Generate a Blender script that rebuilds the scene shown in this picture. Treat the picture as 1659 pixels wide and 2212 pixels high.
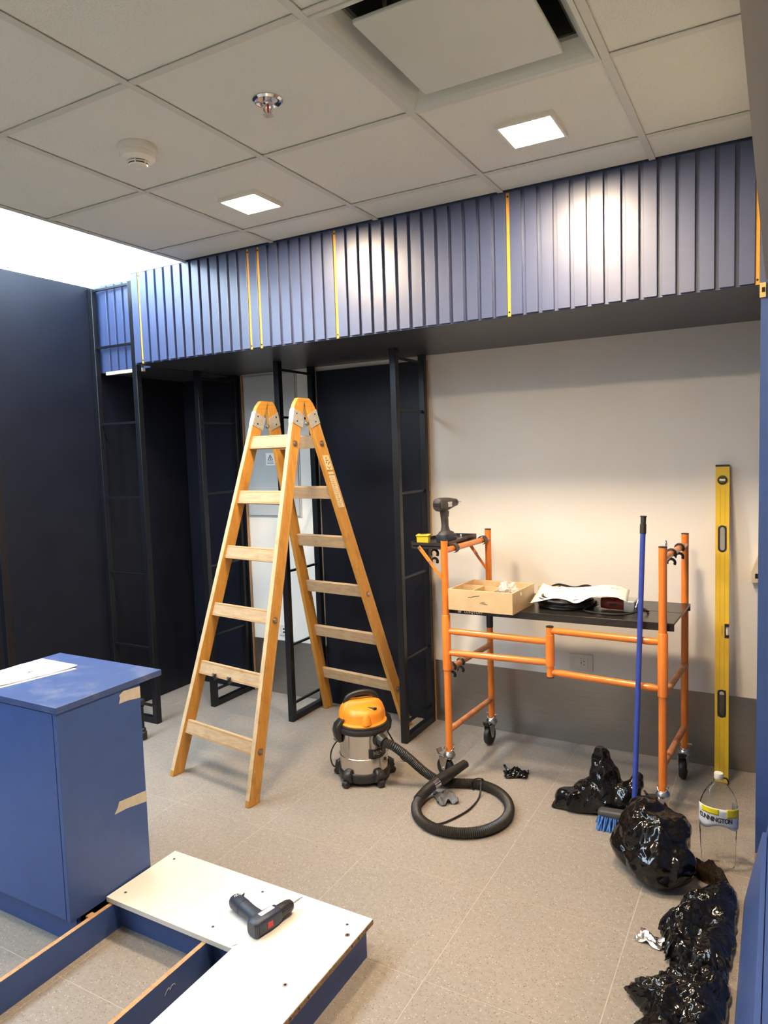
import bpy, bmesh, math, random
from mathutils import Vector, Matrix, noise
random.seed(7)
S = bpy.context.scene
for o in list(bpy.data.objects): bpy.data.objects.remove(o)
COL = S.collection
R = math.radians
V = Vector

# ------------------------------------------------------------------ camera
yaw, pit, rol = -0.5105677, -0.08142113, -0.03243584
CAM = V((2.27198, -0.92523, 1.63615)); FPX = 1533.2
fw = V((math.sin(yaw)*math.cos(pit), math.cos(yaw)*math.cos(pit), math.sin(pit)))
r0 = V((math.cos(yaw), -math.sin(yaw), 0)); u0 = r0.cross(fw)
rt = r0*math.cos(rol)+u0*math.sin(rol); up = -r0*math.sin(rol)+u0*math.cos(rol)
cd = bpy.data.cameras.new('camera'); cam = bpy.data.objects.new('camera', cd); COL.objects.link(cam)
cd.sensor_fit = 'VERTICAL'; cd.sensor_height = 36.0; cd.lens = FPX*36.0/2212.0; cd.clip_start = 0.02
cam.matrix_world = Matrix(((rt.x, up.x, -fw.x, CAM.x), (rt.y, up.y, -fw.y, CAM.y), (rt.z, up.z, -fw.z, CAM.z), (0, 0, 0, 1)))
S.camera = cam

# ------------------------------------------------------------------ world, exposure, lamp strengths
W = bpy.data.worlds.new('world'); S.world = W; W.use_nodes = True
W.node_tree.nodes['Background'].inputs[0].default_value = (0.0, 0.0, 0.0, 1)
W.node_tree.nodes['Background'].inputs[1].default_value = 0.0
S.view_settings.view_transform = 'Standard'; S.view_settings.look = 'None'
S.view_settings.gamma = 1.0; S.view_settings.use_curve_mapping = False
S.view_settings.exposure = 0.38
LAMP_STRENGTH = 330.0; LAMP_COLOR = (1.0, 0.775, 0.53)
WELL_STRENGTH = 12.5; WELL_COLOR = (0.72, 0.87, 1.0)

# ------------------------------------------------------------------ room numbers
CEIL = 2.725; SOF = 2.213; YB = 2.055; YW = 2.92; XL = -1.5; XR = 2.203; T = 0.61
Y0 = -2.6; X1 = 3.6

# ------------------------------------------------------------------ material helpers
def lin(r, g, b):
    f = lambda c: (c/255/12.92) if c/255 <= 0.04045 else ((c/255+0.055)/1.055)**2.4
    return (f(r), f(g), f(b), 1)
class NT:
    def __init__(s, name):
        m = bpy.data.materials.new(name); m.use_nodes = True; s.m = m; s.t = m.node_tree
        s.b = s.t.nodes['Principled BSDF']; s._p = None
    def n(s, typ, **kw):
        nd = s.t.nodes.new(typ)
        for k, v in kw.items(): setattr(nd, k, v)
        return nd
    def l(s, a, b): s.t.links.new(a, b)
    def pos(s, world=False, scale=(1, 1, 1)):
        src = s.n('ShaderNodeNewGeometry').outputs['Position'] if world else s.n('ShaderNodeTexCoord').outputs['Object']
        mp = s.n('ShaderNodeMapping'); mp.inputs['Scale'].default_value = scale; s.l(src, mp.inputs['Vector']); return mp.outputs[0]
    def noise(s, scale, vec, detail=3, rough=0.5):
        nd = s.n('ShaderNodeTexNoise'); nd.inputs['Scale'].default_value = scale; nd.inputs['Detail'].default_value = detail
        nd.inputs['Roughness'].default_value = rough; s.l(vec, nd.inputs['Vector']); return nd.outputs['Fac']
    def ramp(s, fac, stops, interp='LINEAR'):
        nd = s.n('ShaderNodeValToRGB'); e = nd.color_ramp; e.interpolation = interp
        e.elements[0].position, e.elements[0].color = stops[0]; e.elements[1].position, e.elements[1].color = stops[-1]
        for p, c in stops[1:-1]:
            x = e.elements.new(p); x.color = c
        s.l(fac, nd.inputs[0]); return nd.outputs[0]
    def mix(s, fac, a, b, mode='MIX'):
        nd = s.n('ShaderNodeMix', data_type='RGBA', blend_type=mode)
        if isinstance(fac, (int, float)): nd.inputs[0].default_value = fac
        else: s.l(fac, nd.inputs[0])
        for i, x in ((6, a), (7, b)):
            if isinstance(x, tuple): nd.inputs[i].default_value = x
            else: s.l(x, nd.inputs[i])
        return nd.outputs[2]
    def bump(s, h, strength=0.3, dist=0.002):
        nd = s.n('ShaderNodeBump'); nd.inputs['Strength'].default_value = strength; nd.inputs['Distance'].default_value = dist
        s.l(h, nd.inputs['Height']); s.l(nd.outputs[0], s.b.inputs['Normal'])
    def col(s, c):
        if isinstance(c, tuple): s.b.inputs['Base Color'].default_value = c
        else: s.l(c, s.b.inputs['Base Color'])
    def set(s, rough=0.5, metal=0.0, spec=0.5, coat=0.0):
        s.b.inputs['Roughness'].default_value = rough; s.b.inputs['Metallic'].default_value = metal
        s.b.inputs['Specular IOR Level'].default_value = spec; s.b.inputs['Coat Weight'].default_value = coat
def plain(name, c, rough=0.5, metal=0.0, spec=0.5, var=0.06, scale=30, coat=0.0, bump=0.0):
    k = NT(name); k.set(rough, metal, spec, coat)
    v = k.noise(scale, k.pos(), 4)
    lo = tuple(x*(1-var) for x in c[:3])+(1,); hi = tuple(min(1, x*(1+var)) for x in c[:3])+(1,)
    k.col(k.ramp(v, [(0.3, lo), (0.7, hi)]))
    if bump: k.bump(k.noise(scale*6, k.pos(), 3), bump, 0.002)
    return k.m
M = {}
M['white_wall'] = plain('white_wall', (0.80, 0.765, 0.70, 1), 0.55, var=0.02, scale=3, bump=0.03)
M['grey_wall'] = plain('grey_wall', (0.62, 0.60, 0.56, 1), 0.6, var=0.02, scale=3)
M['header'] = plain('header_grey', (0.36, 0.345, 0.30, 1), 0.3, var=0.03, scale=4)
M['well_white'] = plain('well_white', (0.85, 0.88, 0.9, 1), 0.5, var=0.01)
M['black_panel'] = plain('black_navy_laminate', (0.008, 0.0095, 0.0165, 1), 0.42, spec=0.28, var=0.15, scale=6, bump=0.04)
M['black_steel'] = plain('black_steel', (0.007, 0.008, 0.011, 1), 0.34, spec=0.4, var=0.1)
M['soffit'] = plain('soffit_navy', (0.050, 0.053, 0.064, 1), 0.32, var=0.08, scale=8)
M['blue'] = plain('blue_laminate', (0.050, 0.096, 0.270, 1), 0.42, spec=0.45, var=0.05, scale=18, bump=0.04)
M['blue_slat'] = plain('blue_slat', (0.044, 0.064, 0.152, 1), 0.42, spec=0.85, var=0.06, scale=12, bump=0.05, coat=0.35)
M['blue_slat'].node_tree.nodes['Principled BSDF'].inputs['Coat Roughness'].default_value = 0.34
M['mustard'] = plain('mustard_strip', (0.66, 0.33, 0.045, 1), 0.45, var=0.08)
M['screw_dark'] = plain('screw_dark', (0.02, 0.018, 0.016, 1), 0.4, metal=0.6)
M['tee'] = plain('ceiling_tee', (0.63, 0.635, 0.575, 1), 0.5, var=0.02)
M['plastic_white'] = plain('plastic_white', (0.78, 0.75, 0.66, 1), 0.35, var=0.02)
M['cassette'] = plain('cassette_white', (0.62, 0.645, 0.59, 1), 0.35, var=0.02, scale=5)
M['void'] = plain('dark_void', (0.045, 0.052, 0.042, 1), 0.8)
M['chrome'] = plain('chrome', (0.75, 0.74, 0.72, 1), 0.14, metal=1.0, var=0.05)
M['zinc'] = plain('zinc_plate', (0.62, 0.62, 0.60, 1), 0.33, metal=1.0, var=0.12, scale=60)
M['galvanised'] = plain('galvanised', (0.50, 0.485, 0.45, 1), 0.42, metal=0.35, var=0.12, scale=80)
M['bracket'] = plain('brass_bracket', (0.72, 0.50, 0.20, 1), 0.4, metal=0.4)
M['outlet'] = plain('outlet_plastic', (0.70, 0.66, 0.58, 1), 0.4, var=0.02)
M['outlet_in'] = plain('outlet_module', (0.78, 0.74, 0.66, 1), 0.35, var=0.02)
M['elec_door'] = plain('electric_door', (0.50, 0.515, 0.51, 1), 0.45, var=0.03, scale=4)
M['paper'] = plain('paper', (0.86, 0.85, 0.82, 1), 0.7, var=0.02, scale=10)
M['ink'] = plain('ink', (0.04, 0.04, 0.05, 1), 0.6)
M['rubber'] = plain('black_rubber', (0.018, 0.017, 0.016, 1), 0.5, var=0.2, scale=50)
M['black_plastic'] = plain('black_plastic', (0.020, 0.018, 0.017, 1), 0.38, var=0.2, scale=60)
M['grey_plastic'] = plain('grey_plastic', (0.055, 0.050, 0.048, 1), 0.5, var=0.15, scale=60, bump=0.1)
M['tool_red'] = plain('tool_red', (0.26, 0.030, 0.014, 1), 0.45, var=0.1)
M['hose'] = plain('hose_rubber', (0.030, 0.026, 0.022, 1), 0.42, var=0.2, scale=40)
M['orange_plastic'] = plain('orange_plastic', (0.83, 0.29, 0.022, 1), 0.36, var=0.04)
M['steel_drum'] = plain('steel_drum', (0.66, 0.62, 0.57, 1), 0.17, metal=1.0, var=0.04, scale=8)
M['orange_paint'] = plain('orange_paint', (0.82, 0.225, 0.030, 1), 0.26, spec=0.5, var=0.03, scale=20, coat=0.3)
M['orange_worn'] = plain('orange_worn', (0.60, 0.24, 0.10, 1), 0.45, var=0.25, scale=25)
M['platform'] = plain('platform_black', (0.022, 0.019, 0.018, 1), 0.30, var=0.35, scale=30)
M['yellow'] = plain('yellow_plastic', (0.72, 0.56, 0.035, 1), 0.35, var=0.04)
M['level_yellow'] = plain('level_yellow', (0.76, 0.50, 0.028, 1), 0.33, var=0.06, scale=10, coat=0.3)
M['level_line'] = plain('level_line', (0.45, 0.28, 0.02, 1), 0.4)
M['glass_vial'] = plain('vial', (0.85, 0.86, 0.70, 1), 0.1, var=0.02)
M['blue_pole'] = plain('blue_pole', (0.035, 0.065, 0.36, 1), 0.3, var=0.05)
M['bristle'] = plain('blue_bristle', (0.06, 0.18, 0.50, 1), 0.7, var=0.3, scale=80)
M['red'] = plain('red_plastic', (0.50, 0.022, 0.020, 1), 0.4)
M['drill_blue'] = plain('drill_navy', (0.026, 0.033, 0.055, 1), 0.45, var=0.2, scale=40, bump=0.1)
M['silver_label'] = plain('silver_label', (0.62, 0.62, 0.62, 1), 0.35, var=0.3, scale=90)
M['white_board'] = plain('white_melamine', (0.78, 0.755, 0.69, 1), 0.38, var=0.015, scale=6)
M['chip'] = plain('chipboard', (0.34, 0.22, 0.115, 1), 0.85, var=0.4, scale=160, bump=0.5)
M['raw_edge'] = plain('raw_mdf_edge', (0.46, 0.27, 0.13, 1), 0.8, var=0.15, scale=70)
M['tape'] = plain('masking_tape', (0.56, 0.49, 0.38, 1), 0.7, var=0.08, scale=50, bump=0.2)
M['ply'] = plain('pale_plywood', (0.66, 0.47, 0.26, 1), 0.55, var=0.07, scale=14)
M['cable'] = plain('black_cable', (0.014, 0.013, 0.013, 1), 0.38)
M['beige'] = plain('beige_trim', (0.60, 0.52, 0.38, 1), 0.5)
M['sticker'] = plain('sticker', (0.72, 0.58, 0.33, 1), 0.5, var=0.08, scale=60)
M['sticker_orange'] = plain('sticker_print', (0.62, 0.36, 0.16, 1), 0.5, var=0.3, scale=240)
M['copper'] = plain('bolt_bronze', (0.42, 0.24, 0.13, 1), 0.35, metal=0.8, var=0.3, scale=200)
M['foil'] = plain('silver_foil', (0.85, 0.85, 0.84, 1), 0.15, metal=1.0, bump=0.6, scale=60)
M['label_white'] = plain('label_white', (0.70, 0.72, 0.73, 1), 0.35, var=0.15, scale=40)
M['label_grey'] = plain('label_grey', (0.20, 0.19, 0.18, 1), 0.35, var=0.1)
M['label_yellow'] = plain('label_yellow', (0.78, 0.66, 0.02, 1), 0.35, var=0.1)
M['cap'] = plain('bottle_cap', (0.62, 0.60, 0.56, 1), 0.4)
M['rag'] = plain('grey_rag', (0.13, 0.13, 0.14, 1), 0.8, var=0.3, scale=30)

def emit(name, c, s):
    k = NT(name); k.b.inputs['Base Color'].default_value = (*c, 1); k.b.inputs['Emission Color'].default_value = (*c, 1)
    k.b.inputs['Emission Strength'].default_value = s; k.set(0.5); return k.m
M['lamp'] = emit('lamp_diffuser', LAMP_COLOR, LAMP_STRENGTH)
M['well'] = emit('light_well_diffuser', WELL_COLOR, WELL_STRENGTH)

k = NT('ceiling_tile'); k.set(0.9, spec=0.2); p = k.pos(True)
n1 = k.noise(220, p, 4, 0.7); n2 = k.noise(2.2, p, 3)
k.col(k.mix(k.ramp(n2, [(0.35, (0, 0, 0, 1)), (0.7, (1, 1, 1, 1))]), k.ramp(n1, [(0.25, (0.60, 0.615, 0.56, 1)), (0.6, (0.79, 0.805, 0.74, 1))]), (0.75, 0.765, 0.705, 1)))
k.bump(n1, 0.35, 0.003); M['tile'] = k.m

k = NT('terrazzo'); k.set(0.38, spec=0.45); p = k.pos(True)
base = k.ramp(k.noise(60, p, 5, 0.7), [(0.3, (0.275, 0.24, 0.208, 1)), (0.7, (0.355, 0.315, 0.272, 1))])
big = k.ramp(k.noise(1.4, p, 3), [(0.3, (0.88, 0.88, 0.88, 1)), (0.7, (1.05, 1.03, 1.0, 1))])
c = k.mix(1.0, base, big, 'MULTIPLY')
def specks(scale, thr, vthr):
    v = k.n('ShaderNodeTexVoronoi'); v.inputs['Scale'].default_value = scale; k.l(p, v.inputs['Vector'])
    a = k.n('ShaderNodeMath', operation='LESS_THAN'); k.l(v.outputs['Distance'], a.inputs[0]); a.inputs[1].default_value = thr
    s = k.n('ShaderNodeSeparateColor'); k.l(v.outputs['Color'], s.inputs[0])
    b = k.n('ShaderNodeMath', operation='LESS_THAN'); k.l(s.outputs[0], b.inputs[0]); b.inputs[1].default_value = vthr
    m = k.n('ShaderNodeMath', operation='MULTIPLY'); k.l(a.outputs[0], m.inputs[0]); k.l(b.outputs[0], m.inputs[1]); return m.outputs[0]
c = k.mix(specks(200, 0.40, 0.12), c, (0.17, 0.135, 0.11, 1))
c = k.mix(specks(190, 0.36, 0.07), c, (0.50, 0.46, 0.41, 1))
c = k.mix(specks(150, 0.24, 0.05), c, (0.56, 0.52, 0.47, 1))
k.col(c); M['terrazzo'] = k.m
M['joint'] = plain('floor_joint', (0.46, 0.40, 0.33, 1), 0.8, var=0.1)

k = NT('brushed_steel'); k.set(0.36, 1.0); p = k.pos(True, (2, 2, 160))
nn = k.noise(4, p, 3); k.col(k.ramp(nn, [(0.3, (0.36, 0.345, 0.32, 1)), (0.7, (0.44, 0.425, 0.40, 1))]))
rr = k.n('ShaderNodeMapRange'); k.l(k.noise(3, k.pos(True), 3), rr.inputs[0]); rr.inputs[3].default_value = 0.26; rr.inputs[4].default_value = 0.46
k.l(rr.outputs[0], k.b.inputs['Roughness']); M['brushed'] = k.m

def wood(name, c0, c1, splat, rough=0.5, stretch=(14, 14, 2)):
    k = NT(name); k.set(rough, spec=0.4); p = k.pos(False, stretch)
    g = k.noise(4, p, 5, 0.65); c = k.ramp(g, [(0.25, c0), (0.75, c1)])
    d = k.noise(9, k.pos(), 5, 0.7); c = k.mix(k.ramp(d, [(0.56, (0, 0, 0, 1)), (0.75, (0.5, 0.5, 0.5, 1))]), c, tuple(x*0.45 for x in c0[:3])+(1,))
    s = k.noise(38, k.pos(), 4, 0.75); c = k.mix(k.ramp(s, [(0.69, (0, 0, 0, 1)), (0.72, (1, 1, 1, 1))]), c, splat)
    k.col(c); k.bump(g, 0.15, 0.001); return k.m
M['ladder_rail'] = wood('ladder_rail_varnish', (0.43, 0.195, 0.036, 1), (0.62, 0.305, 0.058, 1), (0.75, 0.55, 0.30, 1), 0.4)
M['ladder_edge'] = wood('ladder_edge_worn', (0.50, 0.36, 0.20, 1), (0.70, 0.52, 0.31, 1), (0.75, 0.66, 0.5, 1), 0.55)
M['ladder_rung'] = wood('ladder_rung_worn', (0.40, 0.265, 0.145, 1), (0.60, 0.42, 0.245, 1), (0.74, 0.68, 0.56, 1), 0.6, (2, 14, 14))

k = NT('cabinet_top'); k.set(0.35, spec=0.5); p = k.pos()
d1 = k.noise(7, p, 6, 0.7); k.col(k.mix(k.ramp(d1, [(0.50, (0, 0, 0, 1)), (0.78, (0.5, 0.5, 0.5, 1))]), (0.056, 0.088, 0.215, 1), (0.28, 0.30, 0.36, 1)))
M['cab_top'] = k.m

k = NT('black_bag'); k.set(0.13, spec=0.45); k.col((0.0055, 0.0052, 0.0054, 1)); p = k.pos()
nz = k.n('ShaderNodeTexNoise'); nz.inputs['Scale'].default_value = 6; k.l(p, nz.inputs['Vector'])
wv = k.n('ShaderNodeVectorMath', operation='MULTIPLY_ADD'); k.l(nz.outputs['Color'], wv.inputs[0]); wv.inputs[1].default_value = (0.12, 0.12, 0.12); k.l(p, wv.inputs[2])
b = k.n('ShaderNodeTexVoronoi', feature='F1'); b.inputs['Scale'].default_value = 16; k.l(wv.outputs[0], b.inputs['Vector'])
a = k.noise(14, wv.outputs[0], 2, 0.5)
mm = k.n('ShaderNodeMath', operation='ADD'); k.l(a, mm.inputs[0]); k.l(b.outputs['Distance'], mm.inputs[1]); k.bump(mm.outputs[0], 0.45, 0.03)
M['bag'] = k.m

k = NT('sheer_bag'); t = k.t; k.set(0.15, spec=0.6); k.col((0.02, 0.012, 0.006, 1)); k.bump(k.noise(60, k.pos(), 5, 0.7), 0.8, 0.01)
tr = k.n('ShaderNodeBsdfTransparent'); tr.inputs[0].default_value = (0.75, 0.62, 0.48, 1); mx = k.n('ShaderNodeMixShader'); mx.inputs[0].default_value = 0.62
k.l(tr.outputs[0], mx.inputs[1]); k.l(k.b.outputs[0], mx.inputs[2]); k.l(mx.outputs[0], t.nodes['Material Output'].inputs[0]); M['sheer'] = k.m

def clear(name, tint, base=0.06, rough=0.05):
    k = NT(name); t = k.t
    tr = k.n('ShaderNodeBsdfTransparent'); tr.inputs[0].default_value = tint
    gl = k.n('ShaderNodeBsdfGlossy'); gl.inputs['Roughness'].default_value = rough
    fr = k.n('ShaderNodeLayerWeight'); fr.inputs[0].default_value = 0.05
    bp = k.n('ShaderNodeBump'); bp.inputs['Strength'].default_value = 0.5; bp.inputs['Distance'].default_value = 0.006
    k.l(k.noise(22, k.pos(), 3), bp.inputs['Height']); k.l(bp.outputs[0], gl.inputs['Normal']); k.l(bp.outputs[0], fr.inputs['Normal'])
    ad = k.n('ShaderNodeMath', operation='ADD'); ad.inputs[1].default_value = base; k.l(fr.outputs['Fresnel'], ad.inputs[0])
    mx = k.n('ShaderNodeMixShader'); k.l(ad.outputs[0], mx.inputs[0]); k.l(tr.outputs[0], mx.inputs[1]); k.l(gl.outputs[0], mx.inputs[2])
    k.l(mx.outputs[0], t.nodes['Material Output'].inputs[0]); return k.m
M['pet'] = clear('clear_pet', (0.97, 0.97, 0.96, 1), 0.03, 0.08)
k = NT('milky_polybag'); k.set(0.25, spec=0.6); k.col((0.80, 0.79, 0.76, 1)); k.b.inputs['Alpha'].default_value = 0.55; k.bump(k.noise(70, k.pos(), 4), 0.5, 0.006); M['polybag'] = k.m

# ------------------------------------------------------------------ mesh helpers
OFF = {}
def link(name, me, mat=None, parent=None, loc=None):
    o = bpy.data.objects.new(name, me); COL.objects.link(o)
    if mat and me: me.materials.clear(); me.materials.append(M[mat] if isinstance(mat, str) else mat)
    if parent: o.parent = parent
    if loc is not None: o.location = loc
    return o
def tag(o, label=None, cat=None, group=None, kind=None):
    if label: o['label'] = label
    if cat: o['category'] = cat
    if group: o['group'] = group
    if kind: o['kind'] = kind
    return o
def thing(name, loc, label, cat, group=None, kind=None):
    o = bpy.data.objects.new(name, None); COL.objects.link(o); o.location = loc; o.empty_display_size = 0.05
    OFF[o.name] = V(loc); return tag(o, label, cat, group, kind)
class MB:
    def __init__(s): s.v = []; s.f = []
    def add(s, vs, fs):
        k = len(s.v); s.v += [V(x) for x in vs]; s.f += [tuple(i+k for i in f) for f in fs]; return s
    def hexa(s, b, t):
        return s.add(list(b)+list(t), [(3, 2, 1, 0), (4, 5, 6, 7), (0, 1, 5, 4), (1, 2, 6, 5), (2, 3, 7, 6), (3, 0, 4, 7)])
    def box(s, x0, x1, y0, y1, z0, z1, mt=None):
        vs = [V(p) for p in [(x0, y0, z0), (x1, y0, z0), (x1, y1, z0), (x0, y1, z0), (x0, y0, z1), (x1, y0, z1), (x1, y1, z1), (x0, y1, z1)]]
        if mt: vs = [mt @ q for q in vs]
        return s.hexa(vs[:4], vs[4:])
    def beam(s, p0, p1, wv, dv):
        p0, p1, wv, dv = V(p0), V(p1), V(wv)/2, V(dv)/2
        q = lambda p: [p-wv-dv, p+wv-dv, p+wv+dv, p-wv+dv]
        return s.hexa(q(p0), q(p1))
    def tube(s, pts, r, n=10, caps=True, closed=False, sx=1.0):
        pts = [V(p) for p in pts]; m = len(pts); rs = r if isinstance(r, (list, tuple)) else [r]*m
        ax = None; base = len(s.v)
        for i, p in enumerate(pts):
            a = pts[i-1] if (i or closed) else p; b = pts[(i+1) % m] if (i < m-1 or closed) else p
            t = (b-a).normalized()
            if ax is None: ax = t.orthogonal().normalized()
            ax = (ax-t*ax.dot(t)).normalized(); bx = t.cross(ax)
            for j in range(n):
                an = 2*math.pi*j/n; s.v.append(p+(ax*math.cos(an)*sx+bx*math.sin(an))*rs[i])
        for i in range(m if closed else m-1):
            for j in range(n):
                i2 = (i+1) % m; j2 = (j+1) % n
                s.f.append((base+i*n+j, base+i*n+j2, base+i2*n+j2, base+i2*n+j))
        if caps and not closed:
            s.f.append(tuple(base+j for j in range(n))[::-1]); s.f.append(tuple(base+(m-1)*n+j for j in range(n)))
        return s
    def lathe(s, prof, n=24, mt=None, sx=1.0, sy=1.0):
        base = len(s.v); m = len(prof)
        for (r, z) in prof:
            for j in range(n):
                an = 2*math.pi*j/n; q = V((r*math.cos(an)*sx, r*math.sin(an)*sy, z)); s.v.append(mt @ q if mt else q)
        for i in range(m-1):
            for j in range(n):
                j2 = (j+1) % n; s.f.append((base+i*n+j, base+i*n+j2, base+(i+1)*n+j2, base+(i+1)*n+j))
        s.f.append(tuple(base+j for j in range(n))[::-1]); s.f.append(tuple(base+(m-1)*n+j for j in range(n)))
        return s
    def prism(s, poly, h, mt=None):
        n = len(poly); b = [V((x, y, 0)) for x, y in poly]; t = [V((x, y, h)) for x, y in poly]
        if mt: b = [mt @ q for q in b]; t = [mt @ q for q in t]
        return s.add(b+t, [tuple(range(n))[::-1], tuple(range(n, 2*n))]+[(i, (i+1) % n, n+(i+1) % n, n+i) for i in range(n)])
    def grid(s, fn, nu, nv):
        base = len(s.v)
        for i in range(nu+1):
            for j in range(nv+1): s.v.append(V(fn(i/nu, j/nv)))
        w = nv+1
        for i in range(nu):
            for j in range(nv): s.f.append((base+i*w+j, base+(i+1)*w+j, base+(i+1)*w+j+1, base+i*w+j+1))
        return s
    def mesh(s, name, off=V((0, 0, 0)), smooth=False, angle=38, recalc=True):
        me = bpy.data.meshes.new(name); me.from_pydata([tuple(q-off) for q in s.v], [], s.f)
        if recalc:
            bm = bmesh.new(); bm.from_mesh(me); bmesh.ops.recalc_face_normals(bm, faces=bm.faces); bm.to_mesh(me); bm.free()
        if smooth:
            me.polygons.foreach_set('use_smooth', [True]*len(me.polygons)); me.set_sharp_from_angle(angle=R(angle))
        me.update(); return me
    def build(s, name, mat, parent=None, smooth=False, angle=38, bevel=0, solid=0, sub=0):
        root = parent
        while root is not None and root.name not in OFF and root.parent: root = root.parent
        off = OFF.get(root.name, V((0, 0, 0))) if root else V((0, 0, 0))
        loc = None
        if parent is None:   # a one-mesh thing: put its origin at its base
            lo = [min(q[i] for q in s.v) for i in range(3)]; hi = [max(q[i] for q in s.v) for i in range(3)]
            off = V(((lo[0]+hi[0])/2, (lo[1]+hi[1])/2, lo[2])); loc = off
        o = link(name, s.mesh(name, off, smooth or bool(bevel), angle), mat, parent, loc)
        if parent is None: OFF[o.name] = off.copy()
        if solid:
            md = o.modifiers.new('thickness', 'SOLIDIFY'); md.thickness = solid; md.offset = 0
        if sub:
            md = o.modifiers.new('smooth', 'SUBSURF'); md.levels = sub; md.render_levels = sub
        if bevel:
            md = o.modifiers.new('bevel', 'BEVEL'); md.width = bevel; md.segments = 2; md.limit_method = 'ANGLE'; md.angle_limit = R(40)
        return o
def spline(pts, n=8, closed=False):
    pts = [V(p) for p in pts]; m = len(pts); out = []
    rng = range(m) if closed else range(m-1)
    for i in rng:
        g = (lambda k: pts[k % m]) if closed else (lambda k: pts[max(0, min(m-1, k))])
        a, b, c, d = g(i-1), g(i), g(i+1), g(i+2)
        for j in range(n):
            t = j/n; out.append(0.5*((2*b)+(c-a)*t+(2*a-5*b+4*c-d)*t*t+(3*b-3*c+d-a)*t**3))
    if not closed: out.append(pts[-1])
    return out
def resample(pts, step):
    out = [pts[0]]; acc = 0
    for a, b in zip(pts, pts[1:]):
        L = (b-a).length; d = step-acc
        while d <= L: out.append(a.lerp(b, d/L)); d += step
        acc = L-(d-step)
    return out
def frame(o, x, y=None, z=None):
    """matrix with origin o, local x along x, local z close to z"""
    x = V(x).normalized(); z = V(z) if z is not None else V((0, 0, 1)); y = z.cross(x).normalized(); z = x.cross(y)
    return Matrix(((x.x, y.x, z.x, o[0]), (x.y, y.y, z.y, o[1]), (x.z, y.z, z.z, o[2]), (0, 0, 0, 1)))
def text_data(s, size, spacing=1.0, offset=0.0, depth=0.0004, align='CENTER'):
    cu = bpy.data.curves.new('lettering', 'FONT'); cu.body = s; cu.size = size; cu.align_x = align; cu.align_y = 'CENTER'
    cu.extrude = depth; cu.offset = offset; cu.space_character = spacing; cu.resolution_u = 3
    o = bpy.data.objects.new('lettering', cu); COL.objects.link(o)
    dg = bpy.context.evaluated_depsgraph_get(); me = bpy.data.meshes.new_from_object(o.evaluated_get(dg))
    vs = [v.co.copy() for v in me.vertices]; fs = [tuple(p.vertices) for p in me.polygons]
    bpy.data.objects.remove(o); bpy.data.curves.remove(cu); bpy.data.meshes.remove(me)
    return vs, fs
def lettering(name, s, size, mt, mat, parent, fn=None, **kw):
    vs, fs = text_data(s, size, **kw)
    vs = [fn(v) if fn else mt @ v for v in vs]
    return MB().add(vs, fs).build(name, mat, parent)
def disc(mb, c, nrm, r, h, n=16):
    c = V(c); nrm = V(nrm).normalized(); return mb.tube([c, c+nrm*h], r, n)
STR = dict(kind='structure')

# ================================================================== STRUCTURE
# floor of large terrazzo tiles
fl = MB().box(XL-0.05, X1, Y0, YW+0.05, -0.08, -0.0007).build('floor', 'joint'); tag(fl, **STR)
PX, PY, GX, GY = 0.5215, 0.51, 0.7975, 0.93
cache = {}
ix0 = math.floor((XL-GX)/PX); ix1 = math.ceil((X1-GX)/PX); iy0 = math.floor((Y0-GY)/PY); iy1 = math.ceil((YW-GY)/PY)
for i in range(ix0, ix1):
    for j in range(iy0, iy1):
        a0 = max(GX+i*PX, XL)+0.0012; a1 = min(GX+(i+1)*PX, X1)-0.0012; b0 = max(GY+j*PY, Y0)+0.0012; b1 = min(GY+(j+1)*PY, YW)-0.0012
        if a1-a0 < 0.01 or b1-b0 < 0.01: continue
        key = (round(a1-a0, 4), round(b1-b0, 4))
        if key not in cache:
            w, h = key; e = 0.0004
            m = MB().hexa([(-w/2, -h/2, -0.006), (w/2, -h/2, -0.006), (w/2, h/2, -0.006), (-w/2, h/2, -0.006)], [(-w/2+e, -h/2+e, 0), (w/2-e, -h/2+e, 0), (w/2-e, h/2-e, 0), (-w/2+e, h/2-e, 0)])
            cache[key] = m.mesh('floor_tile'); cache[key].materials.append(M['terrazzo'])
        o = link('floor_tile', cache[key]); o.parent = fl; o.location = V(((a0+a1)/2, (b0+b1)/2, 0))-OFF['floor']

tag(MB().box(XL-0.12, XR+0.1, YW, YW+0.1, 0, SOF+0.3).build('wall_back', 'white_wall'), **STR)
tag(MB().box(-1.0, XR, YW-0.004, YW+0.002, 0.001, 0.378).build('baseboard_back', 'brushed'), **STR)
wl = tag(MB().box(XL-0.12, XL-0.022, Y0, YW, 0, CEIL).build('wall_left', 'black_panel'), **STR)
for a, b in ((Y0, 0.285), (0.291, 1.208), (1.214, 2.132), (2.138, YW)):
    MB().box(XL-0.023, XL, a, b, 0.0, CEIL-0.004).build('wall_panel', 'black_panel', wl, bevel=0.0015)
tag(MB().box(XL-0.12, X1, Y0-0.1, Y0, 0, 3.02).build('wall_front', 'grey_wall'), **STR)
tag(MB().box(X1, X1+0.1, Y0, YW+0.1, 0, CEIL).build('wall_outer', 'grey_wall'), **STR)
wr = tag(MB().box(XR, X1, YB-0.005, YW+0.1, 0, SOF).build('wall_right', 'blue'), **STR)
MB().box(XR-0.001, XR+0.03, YB-0.012, YB-0.004, 0.0, 0.05).build('raw_block', 'raw_edge', wr)
br = MB().box(XR-0.004, XR+0.016, YB-0.010, YB-0.004, 2.158, 2.210).build('bracket', 'bracket', wr)
MB().box(XR+0.003, XR+0.013, YB-0.0115, YB-0.009, 2.176, 2.193).build('bracket_slot', 'screw_dark', br)
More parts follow.
